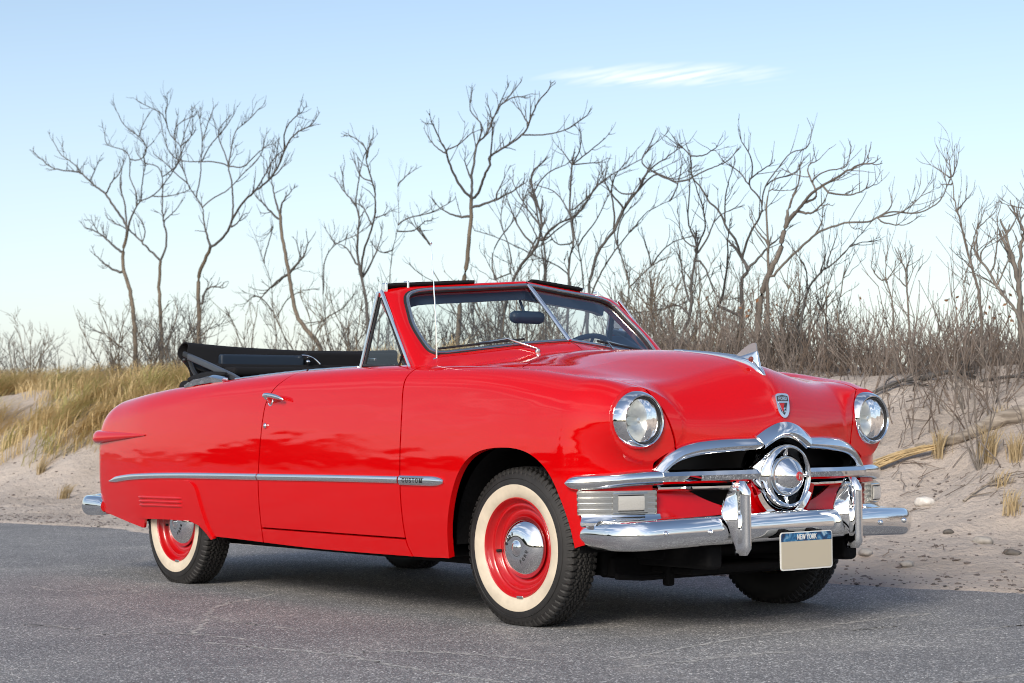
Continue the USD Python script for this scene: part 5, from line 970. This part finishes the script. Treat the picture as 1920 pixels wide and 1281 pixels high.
for (xa, xb, n, lo, hi, lab, grp) in ((-26.5, -20.2, 15, .7, 1.05, 'low leafless shrub on the grassy dune crest at the far left', 'shrubs at the far left of the crest'), (-20, -13, 22, .6, 1.25, 'thin leafless shrub among the tree trunks above the folded black top', 'shrubs above the folded top'),
      (-13.5, -8.2, 16, .7, 1.35, 'leafless shrub tangled among the trunks behind the windscreen', 'shrubs behind the windscreen'), (-8.5, -4.6, 14, .5, .95, 'leafless shrub at the foot of the trees behind the bonnet', 'shrubs behind the bonnet')):
    for k in range(n):
        x = xa+(xb-xa)*(k+rngp.uniform(0,1))/n; y = rngp.uniform(6.4, 9.4) if x < -8 else rngp.uniform(5.8, 7.4)
        shrub(int(rngp.integers(0, 7)), (x, y, gz1(x, y)), rngp.uniform(0, 360), rngp.uniform(lo, hi), lab, grp)
# dense grey thicket on the right part of the crest
def thicket(n, seed, fn, h0, h1):
    rng = np.random.default_rng(seed); tm = TwigMesh()
    for _ in range(n):
        x, y = fn(rng); z = gzv(x, y); h = float(np.interp(x, [-8,-6,-4,-2,2], [.62,.80,1,1,1.1]))*rng.uniform(h0, h1)*(1.6 if rng.random() < .07 else 1)*(.55+.9*float(meshkit.noise(np.array([x*1.3, y*1.3, 3.]), 5)))
        d = np.array([rng.normal(0,.28), rng.normal(0,.28), 1.0]); P = [np.array([x, y, z-.03])]; m = 6
        for i in range(m-1): d = d/np.linalg.norm(d)+np.array([rng.normal(0,.22), rng.normal(0,.22), .06]); P.append(P[-1]+d/np.linalg.norm(d)*h/(m-1))
        P = np.array(P); tm.tube(P, rng.uniform(.0035,.0072), .0024, 3)
        for q in range(rng.integers(2, 6)):
            i = rng.integers(1, m-1); d2 = rot_about((P[i+1]-P[i])/np.linalg.norm(P[i+1]-P[i]), rng.normal(size=3), rng.uniform(.35,.9)); n2 = 4; Q = [P[i]]
            L = h*rng.uniform(.2,.5)
            for w in range(n2-1): d2 = d2/np.linalg.norm(d2)+np.array([rng.normal(0,.15), rng.normal(0,.15), .18]); Q.append(Q[-1]+d2/np.linalg.norm(d2)*L/(n2-1))
            tm.tube(np.array(Q), .0032, .0019, 3)
    return tm.mesh()
_gx, _gy = np.linspace(-32, 8, 400), np.linspace(0, 14, 141); _gxx, _gyy = np.meshgrid(_gx, _gy, indexing='ij'); _GZ = ground_z(_gxx.ravel(), _gyy.ravel()).reshape(400, 141)
from scipy.interpolate import RegularGridInterpolator
_gi = RegularGridInterpolator((_gx, _gy), _GZ, bounds_error=False, fill_value=None)
def gzv(x, y): return _gi(np.stack([np.asarray(x, float), np.asarray(y, float)], -1)) if np.ndim(x) else float(_gi((x, y)))
def right_zone(rng):
    x = rng.uniform(-8.2, 2.5); e = float(itp(np.array([x]), [-9,-6,-4,-2,0,3], [1.2,1.45,1.5,1.68,1.85,2.2])[0]); return x, e+rng.uniform(4.0+.9*math.sin(x*2.1)*math.sin(x*.7+1), 6.6)-(1.5*rng.random()**4)
TH1, TH2 = wood('thicket_grey_brown', (.19,.158,.135), .45, 3.0), wood('thicket_brown', (.15,.115,.09), .4, 3.0)
tag(obj('thicket', thicket(2500, 31, right_zone, .30, .66), TH1, None, True), 'dense grey-brown leafless thicket along the right part of the dune crest', 'thicket', None, 'stuff')
tag(obj('thicket_undergrowth', thicket(1500, 37, right_zone, .18, .42), TH2, None, True), 'low brown tangled undergrowth at the foot of the grey thicket', 'undergrowth', None, 'stuff')
# few withered leaves hanging in the thicket
rng = np.random.default_rng(61); V, F = [], []
for c in range(26):
    cx, cyy = right_zone(rng); cz = gzv(cx, cyy)+rng.uniform(.3,.62)
    for q in range(rng.integers(8, 24)):
        p = np.array([cx, cyy, cz])+rng.normal(0,.07,3); a, b = rng.normal(size=3), rng.normal(size=3); a /= np.linalg.norm(a); b = np.cross(a, b); b /= np.linalg.norm(b); s = rng.uniform(.012,.028); i = len(V); V += [p-a*s, p+b*s*.5, p+a*s, p-b*s*.5]; F += [(i,i+1,i+2),(i,i+2,i+3)]
tag(obj('withered_leaves', T3(V, F), plain('withered_leaf', (.23,.11,.05), .8, var=.4, vscale=8), None, False), 'brown withered leaves caught in the thicket', 'leaves', None, 'stuff')
# marram grass on the left dune
def blades(n, seed, fn, h0, h1, lean):
    rng = np.random.default_rng(seed); x, y = fn(rng, n); z = gzv(x, y); nc = n//38+1; h = rng.uniform(h0, h1, n)*np.repeat(rng.uniform(.65,1.25,nc), 38)[:n]; a = rng.uniform(0, 6.28, n); d = np.stack([np.cos(a), np.sin(a)], 1)*rng.uniform(.1,.6,n)[:,None]+np.array(lean)*np.repeat(rng.uniform(.3,1.5,nc), 38)[:n,None]+np.repeat(rng.normal(0,.22,(nc,2)), 38, axis=0)[:n]
    w = rng.uniform(.0035,.007,n); s = np.stack([-d[:,1], d[:,0]], 1); s /= np.linalg.norm(s, axis=1, keepdims=True); V = []; B = np.stack([x, y, z-.03], 1)
    for t, wf in ((0,1),(.4,.9),(.75,.6),(1.0,.1)):
        c = B.copy(); c[:,:2] += d*(h*t**1.9)[:,None]; c[:,2] += h*(t-.38*t**2.2); 
        V += [np.column_stack([c[:,:2]-s*(w*wf)[:,None], c[:,2]]), np.column_stack([c[:,:2]+s*(w*wf)[:,None], c[:,2]])]
    V = np.stack(V, 1); b = (np.arange(n)*8)[:,None]; F = np.concatenate([b+np.array([[k, k+1, k+3]]) for k in (0,2,4)]+[b+np.array([[k, k+3, k+2]]) for k in (0,2,4)]); return T3(V.reshape(-1,3), F)
def left_zone(rng, n):
    x = rng.uniform(-30, -9.5, n*5); y = rng.uniform(3.2, 9.5, n*5); d = y-edge_y(x); dens = meshkit.fbm(np.stack([x*.55, y*.55, 0*x], -1), 3, 51); up = np.clip((d-2.35-1.0*(meshkit.fbm(np.stack([x*.4, 0*x, 0*x], -1), 2, 8)-.4))/1.0, 0, 1)
    k = rng.random(n*5) < np.clip((dens-.31)*4.5, .015, 1)*up; cx_, cy_ = x[k][:n//38], y[k][:n//38]; m_ = 38; return np.repeat(cx_, m_)+rng.normal(0, .10, len(cx_)*m_), np.repeat(cy_, m_)+rng.normal(0, .10, len(cx_)*m_)
def blades_z(n, seed, zone, h0, h1, lean):
    rng = np.random.default_rng(seed); x, y = zone(rng, n); return blades(len(x), seed+1, lambda r, m: (x, y), h0, h1, lean)
def grassmat(name, c1, c2):
    return mat(name, {'g': ('geometry', {}), 'r': ('rgb_ramp', {'ramp': [(0, c1), (1, c2)]}), 'n': ('noise_texture', {'scale': .8, 'detail': 3.0}), 'm': ('math', {'math_type': 'multiply_add', 'value2': .5}), 'p': ('principled_bsdf', {'roughness': .7, 'specular_ior_level': .3}), 't': ('translucent_bsdf', {}), 'x': ('mix_closure', {'fac': .25})},
        [('g.random_per_island','m.value1'),('g.position','n.vector'),('n.fac','m.value3'),('m.value','r.fac'),('r.color','p.base_color'),('r.color','t.color'),('p.BSDF','x.closure1'),('t.BSDF','x.closure2')], 'x.closure')
GRASS = grassmat('dry_marram_grass', (.44,.31,.13), (.72,.58,.33)); GREEN = grassmat('green_marram_grass', (.27,.25,.08), (.50,.45,.20))
tag(obj('dune_grass', blades_z(80000, 81, left_zone, .27, .62, (.50,.55)), GRASS, None, True), 'golden dry beach grass covering the dune at the left', 'grass', None, 'stuff')
tag(obj('green_dune_grass', blades_z(20000, 91, left_zone, .28, .6, (.50,.55)), GREEN, None, True), 'greener blades mixed into the dry dune grass at the left', 'grass', None, 'stuff')
tag(obj('crest_grass', blades_z(5000, 95, lambda rng, n: (lambda x: (x, 5.6+rng.uniform(0,3.5,n)))(rng.uniform(-13.5,-8,n)), .25, .55, (.2,-.2)), GRASS, None, True), 'sparse dry grass on the crest behind the car', 'grass', None, 'stuff')
# ------------------------------------------------------------------ small things on the sand
def stone_mesh(seed, r, flat=.6):
    rng = np.random.default_rng(seed); m = trimesh.creation.icosphere(2, 1.0); v = m.vertices; n = meshkit.fbm(v*1.4+seed*7.7, 3, seed)
    m.vertices = v*(.65+.7*n)[:,None]*r*np.array([1.25, .9, flat]); return m
STONE = [plain('pale_stone', (.62,.59,.54), .85, var=.2, vscale=30, bump=.3, bscale=60), plain('grey_stone', (.30,.28,.25), .9, var=.3, vscale=30, bump=.4, bscale=50), plain('dark_stone', (.10,.09,.08), .9, var=.3, vscale=30)]
for k, (x, y, r, mi, lab) in enumerate(((-1.85,4.05,.060,0,'white broken shell-like stone lying on the sand right of the bumper end'), (-.80,3.29,.050,1,'flat grey stone on the sand between the white stone and the road'), (-.56,2.32,.038,1,'small grey stone on the sand near the road edge right of the front wheel'),
        (-1.07,2.57,.042,1,'rounded grey stone on the sand just right of the far front tyre'), (-.32,2.92,.040,2,'dark stone on the sand near the right edge'), (-1.26,3.55,.030,2,'small dark stone below the dead branch on the sand'))):
    t = obj('stone', xf(stone_mesh(40+k, r), (0,0,0), rz=k*50), STONE[mi], None, 40); tag(t, lab, 'stone'); UsdGeom.Xformable(t).AddTranslateOp().Set(Gf.Vec3d(x, y, gz1(x, y)+r*.15))
def scatter(n, seed, zone, r0, r1):
    rng = np.random.default_rng(seed); base = trimesh.creation.icosphere(0, 1.0); bv, bf = np.array(base.vertices), np.array(base.faces); x, y = zone(rng, n); z = gzv(x, y); r = r0*(r1/r0)**(rng.random(len(x))**2.2)
    V = bv[None]*(rng.uniform(.6,1.3,(len(x),12,1)))*r[:,None,None]*np.array([1.2,1,.55]); a = rng.uniform(0, 6.28, len(x)); ca, sa_ = np.cos(a)[:,None], np.sin(a)[:,None]
    V = np.stack([V[:,:,0]*ca-V[:,:,1]*sa_, V[:,:,0]*sa_+V[:,:,1]*ca, V[:,:,2]], -1)+np.stack([x, y, z], 1)[:,None]
    return T3(V.reshape(-1,3), (bf[None]+(np.arange(len(x))*12)[:,None,None]).reshape(-1,3))
def strip_zone(rng, n):
    x = rng.uniform(-16, 2.5, n); e = itp(x, [-16,-9.6,-8,-7,-5.6,-3.1,-.4,.5,3], [.95,1.17,1.4,1.25,1.12,1.38,1.64,1.88,2.1]); return x, e+.03+3.0*rng.random(n)**1.5
PEB = mat('pebble_mix', {'g': ('geometry', {}), 'r': ('rgb_ramp', {'ramp': [(0,(.12,.10,.09)),(.12,(.30,.26,.22)),(.5,(.46,.40,.35)),(.7,(.66,.62,.56)),(1,(.82,.80,.76))]}), 'p': ('principled_bsdf', {'roughness': .85})}, [('g.random_per_island','r.fac'),('r.color','p.base_color')])
tag(obj('pebbles', scatter(6500, 201, strip_zone, .0045, .020), PEB, None, 60), 'mixed pebbles and shell bits strewn over the sand beside the road', 'pebbles', None, 'stuff')
tag(obj('dark_grit', scatter(420, 203, lambda rng, n: (lambda x: (x, itp(x, [-16,-9.6,-8,-7,-5.6,-3.1,-.4,.5,3], [.95,1.17,1.4,1.25,1.12,1.38,1.64,1.88,2.1])+rng.normal(.06,.05,n)))(rng.uniform(-14,2,n)), .005, .018), STONE[2], None, 60), 'dark crumbs of asphalt along the ragged road edge', 'grit', None, 'stuff')
STRAW = grassmat('bleached_tuft_straw', (.30,.22,.11), (.58,.47,.29))
def tuft(x, y, h, n, lab, seed, lean=(.1,.1), mt=None):
    rng = np.random.default_rng(seed); V, F = [], []; z = gz1(x, y)
    for k in range(n):
        a = rng.uniform(0, 6.28); d = np.array([math.cos(a), math.sin(a)])*rng.uniform(.05,.42)+np.array(lean); p = np.array([rng.normal(0,.028), rng.normal(0,.028), -.02]); hh_ = h*rng.uniform(.45,1.1); w = rng.uniform(.0022,.0042); s = np.array([-math.sin(a+.8), math.cos(a+.8), 0]); i = len(V)
        for t, wf in ((0,1),(.35,.95),(.7,.7),(1,.1)):
            c = p+np.array([d[0]*hh_*t**1.8, d[1]*hh_*t**1.8, hh_*(t-.30*t**2.4)]); V += [c-s*w*wf, c+s*w*wf]
        for q in (0,2,4): F += [(i+q, i+q+1, i+q+3), (i+q, i+q+3, i+q+2)]
    th = thing('grass_tuft', lab, 'grass tuft', (x, y, z), 0); obj('blades', T3(V, F), mt or STRAW, th, True); return th
for k, (x, y, h, n, lab) in enumerate(((-2.19,4.62,.30,70,'dry grass tuft just right of the straw bundle on the sand face'), (-1.72,4.54,.36,120,'thick dry grass tuft in front of the grey driftwood log'), (-1.49,4.53,.30,80,'dry grass tuft at the right end of the driftwood log'),
        (-1.10,3.95,.24,60,'dry grass tuft low on the sand at the right edge'), (-1.43,4.28,.20,45,'small dry grass tuft under the driftwood log'), (-1.89,4.90,.24,40,'thin grass tuft behind the driftwood log'), (-1.30,5.0,.30,60,'greenish grass tuft high at the right edge of the sand bank'))):
    tuft(x, y, h, n, lab, 300+k, (.05,.05), GREEN if k == 6 else None)
# left dune: scattered outlying tufts
for k, (x, y, lab) in enumerate(((-12.6,3.15,'lone dry tuft on the flat sand left of the tail lamp'), (-13.9,3.5,'small dry tuft on bare sand at the far left'), (-11.4,3.6,'dry tuft on the sand slope directly behind the tail of the car'))): tuft(x, y, .26, 90, lab, 340+k, (.25,.2))
# driftwood, straw, branches
LOG = mat('driftwood', {'tc': ('texture_coordinate', {}), 'mp': ('mapping', {'scale': (2.5, 40, 40)}), 'n': ('noise_texture', {'scale': 1.0, 'detail': 6.0}), 'r': ('rgb_ramp', {'ramp': [(.3,(.14,.115,.09)),(.55,(.30,.26,.215)),(.75,(.42,.37,.31))]}), 'b': ('bump', {'strength': .8, 'distance': .01}), 'p': ('principled_bsdf', {'roughness': .9})},
    [('tc.object','mp.vector'),('mp.vector','n.vector'),('n.fac','r.fac'),('n.fac','b.height'),('r.color','p.base_color'),('b.normal','p.normal')])
def path_on(pts, lift): return [np.array([x, y, gz1(x, y)+l]) for (x, y), l in zip(pts, lift)]
p_ = spline(path_on([(-2.46,4.71),(-2.26,4.72),(-2.07,4.78),(-1.88,4.86),(-1.62,4.95)], [.0,.035,.05,.055,.05]), 30); lg = tube(p_, np.linspace(.018,.066,30)*(1+.12*np.sin(np.arange(30)*1.3)), 14); lg.vertices += (.012*(meshkit.fbm(lg.vertices*9, 3, 5)-.5))[:,None]
tag(obj('driftwood_log', lg, LOG, None, 40), 'weathered grey driftwood log half buried in the sand bank', 'log')
rng = np.random.default_rng(71); tm = TwigMesh()
a_, b_ = np.array([-2.56,4.32,gz1(-2.56,4.32)+.02]), np.array([-2.20,4.62,gz1(-2.20,4.62)+.035])
for k in range(70):
    o = rng.normal(0, .016, 3)+np.array([0,0,.015]); f0, f1 = rng.uniform(-.08,.25), rng.uniform(.7,1.12); P = np.array([a_+(b_-a_)*f+o*(1-.4*f)+np.array([0,0,.03*math.sin(f*2.5)])+rng.normal(0,.003,3) for f in np.linspace(f0, f1, 6)]); tm.tube(P, .0048, .003, 5)
tag(obj('straw_bundle', tm.mesh(), plain('yellow_straw', (.42,.31,.16), .7, var=.3, vscale=12), None, True), 'yellow bundle of dry reed straw lying on the sand right of the headlight', 'straw bundle')
def fallen(pts, lift, r0, r1, lab, seed, side=5):
    rng = np.random.default_rng(seed); P = spline(path_on(pts, lift), 16); tm = TwigMesh(); tm.tube(P, r0, r1, 7)
    for q in range(side):
        i = rng.integers(3, 14); d = P[i+1]-P[i]; d = rot_about(d/np.linalg.norm(d), rng.normal(size=3)+np.array([0,0,1.]), rng.uniform(.4,1.0)*(1 if q % 2 else -1)); d[2] = abs(d[2])*.6; twig(tm, rng, P[i], d, rng.uniform(.12,.35), r0*.5, 1, .2)
    th = thing('fallen_branch', lab, 'branch', (0,0,0)); obj('branch_wood', tm.mesh(), WOOD[2] if 'dark' in lab else LOG, th, True)
fallen([(-3.25,5.05),(-3.12,5.30),(-3.04,5.50)], [.02,.05,.04], .016, .008, 'dark forked root lying on the sand just above the far headlight', 401)
fallen([(-3.10,5.55),(-2.88,5.62),(-2.62,5.58)], [.01,.045,.02], .024, .012, 'thick dark broken root at the top of the sand face under the thicket', 402)
fallen([(-1.52,4.03),(-1.50,4.16),(-1.47,4.32)], [.01,.02,.02], .010, .005, 'short grey dead branch on the sand between the log and the white stone', 403)
fallen([(-2.55,5.55),(-2.25,5.66),(-2.0,5.60)], [.01,.03,.02], .012, .006, 'dark curved twig on the upper sand face left of the right edge', 404)
tm = TwigMesh(); rng = np.random.default_rng(88); z_ = gz1(-1.73, 4.46)
for d, L in (((-.25,-.05,.9), .52), ((-.5,.1,.7), .42), ((.1,.1,.9), .36), ((-.15,.1,1), .60)): twig(tm, rng, (0,0,-.02), d, L, .0075, 2, .3, 5)
th = thing('twiggy_plant', 'bare grey twiggy plant standing in front of the driftwood log', 'plant', (-1.73,4.46,z_)); obj('stems', tm.mesh(), WOOD[1], th, True)
# loose twigs lying on the upper sand
rng = np.random.default_rng(93); tm = TwigMesh()
for k in range(420):
    x = rng.uniform(-6.5, 1.2); e = float(itp(np.array([x]), [-9,-6,-4,-2,0,3], [1.2,1.45,1.5,1.68,1.85,2.2])[0]); y = e+rng.uniform(2.5, 4.6) if rng.random() > .35 else e+rng.uniform(.6, 4.0); L = rng.uniform(.05,.28); a = rng.uniform(0, 3.14); n = 4
    P = []
    for q in range(n): f = q/(n-1)-.5; xx_, yy_ = x+L*f*math.cos(a), y+L*f*math.sin(a)+.02*math.sin(q*2.); P.append((xx_, yy_, gzv(xx_, yy_)+.006+.03*rng.random()))
    tm.tube(np.array(P), .0035, .002, 3)
tag(obj('loose_twigs', tm.mesh(), TH2, None, True), 'short loose twigs scattered over the upper sand below the thicket', 'twigs', None, 'stuff')

# pale sand-filled hairline cracks in the asphalt
CRK = mat('crack_sand', {'g': ('geometry', {}), 'n': ('noise_texture', {'scale': 38.0, 'detail': 3.0}), 'r': ('map_range', {'from_min': .40, 'from_max': .52, 'clamp': True}), 'd': ('diffuse_bsdf', {'color': (.42,.41,.39)}), 't': ('transparent_bsdf', {}), 'm': ('mix_closure', {})},
    [('g.position','n.vector'),('n.fac','r.value'),('r.result','m.fac'),('t.BSDF','m.closure1'),('d.BSDF','m.closure2')], 'm.closure')
CRACKS = [[(1.112, -1.271), (1.024, -0.85), (0.925, -0.414), (0.897, -0.023), (0.862, 0.177), (0.819, 0.536), (0.838, 0.854)], [(1.052, 0.059), (1.045, 0.196), (1.05, 0.32)], [(1.364, 0.398), (1.374, 0.641), (1.373, 0.73)], [(2.265, -1.071), (2.293, -0.726), (2.28, -0.467)], [(-2.015, -0.728), (-1.869, -0.909), (-1.746, -1.1), (-1.607, -1.296), (-1.411, -1.45), (-1.25, -1.554), (-0.934, -1.764), (-0.602, -1.994)], [(-1.25, -1.554), (-0.979, -1.592), (-0.777, -1.594), (-0.512, -1.551)], [(-0.91, -2.329), (-0.857, -2.215), (-0.76, -2.052), (-0.621, -1.959), (-0.311, -1.898)], [(-1.459, -2.332), (-1.341, -2.266), (-1.147, -2.238)], [(-0.359, -2.083), (-0.11, -2.018), (0.102, -1.961), (0.372, -1.904), (0.659, -1.927), (0.905, -1.933), (1.335, -1.928)], [(0.292, -1.874), (0.41, -1.671), (0.673, -1.526), (0.971, -1.471)], [(1.302, -1.366), (1.317, -1.0), (1.355, -0.632)], [(-3.238, -1.473), (-2.861, -1.442), (-2.813, -1.258), (-2.482, -1.219)]]
rng = np.random.default_rng(19); V, F = [], []
for line in CRACKS:
    P = spline(np.array(line), max(10, 14*len(line))); P = P+rng.normal(0, .010, P.shape); t = np.gradient(P, axis=0); t /= np.linalg.norm(t, axis=1, keepdims=True); s_ = np.stack([-t[:,1], t[:,0]], 1)
    w = rng.uniform(.005, .017, len(P)); w[0] = w[-1] = .002; i = len(V)
    for q in range(len(P)): V += [(*(P[q]-s_[q]*w[q]), .0012), (*(P[q]+s_[q]*w[q]), .0012)]
    for q in range(len(P)-1): a = i+2*q; F += [(a, a+1, a+3), (a, a+3, a+2)]
tag(obj('road_cracks', T3(V, F), CRK, None, False), 'pale sand-filled hairline cracks running across the asphalt', 'cracks', None, 'stuff')
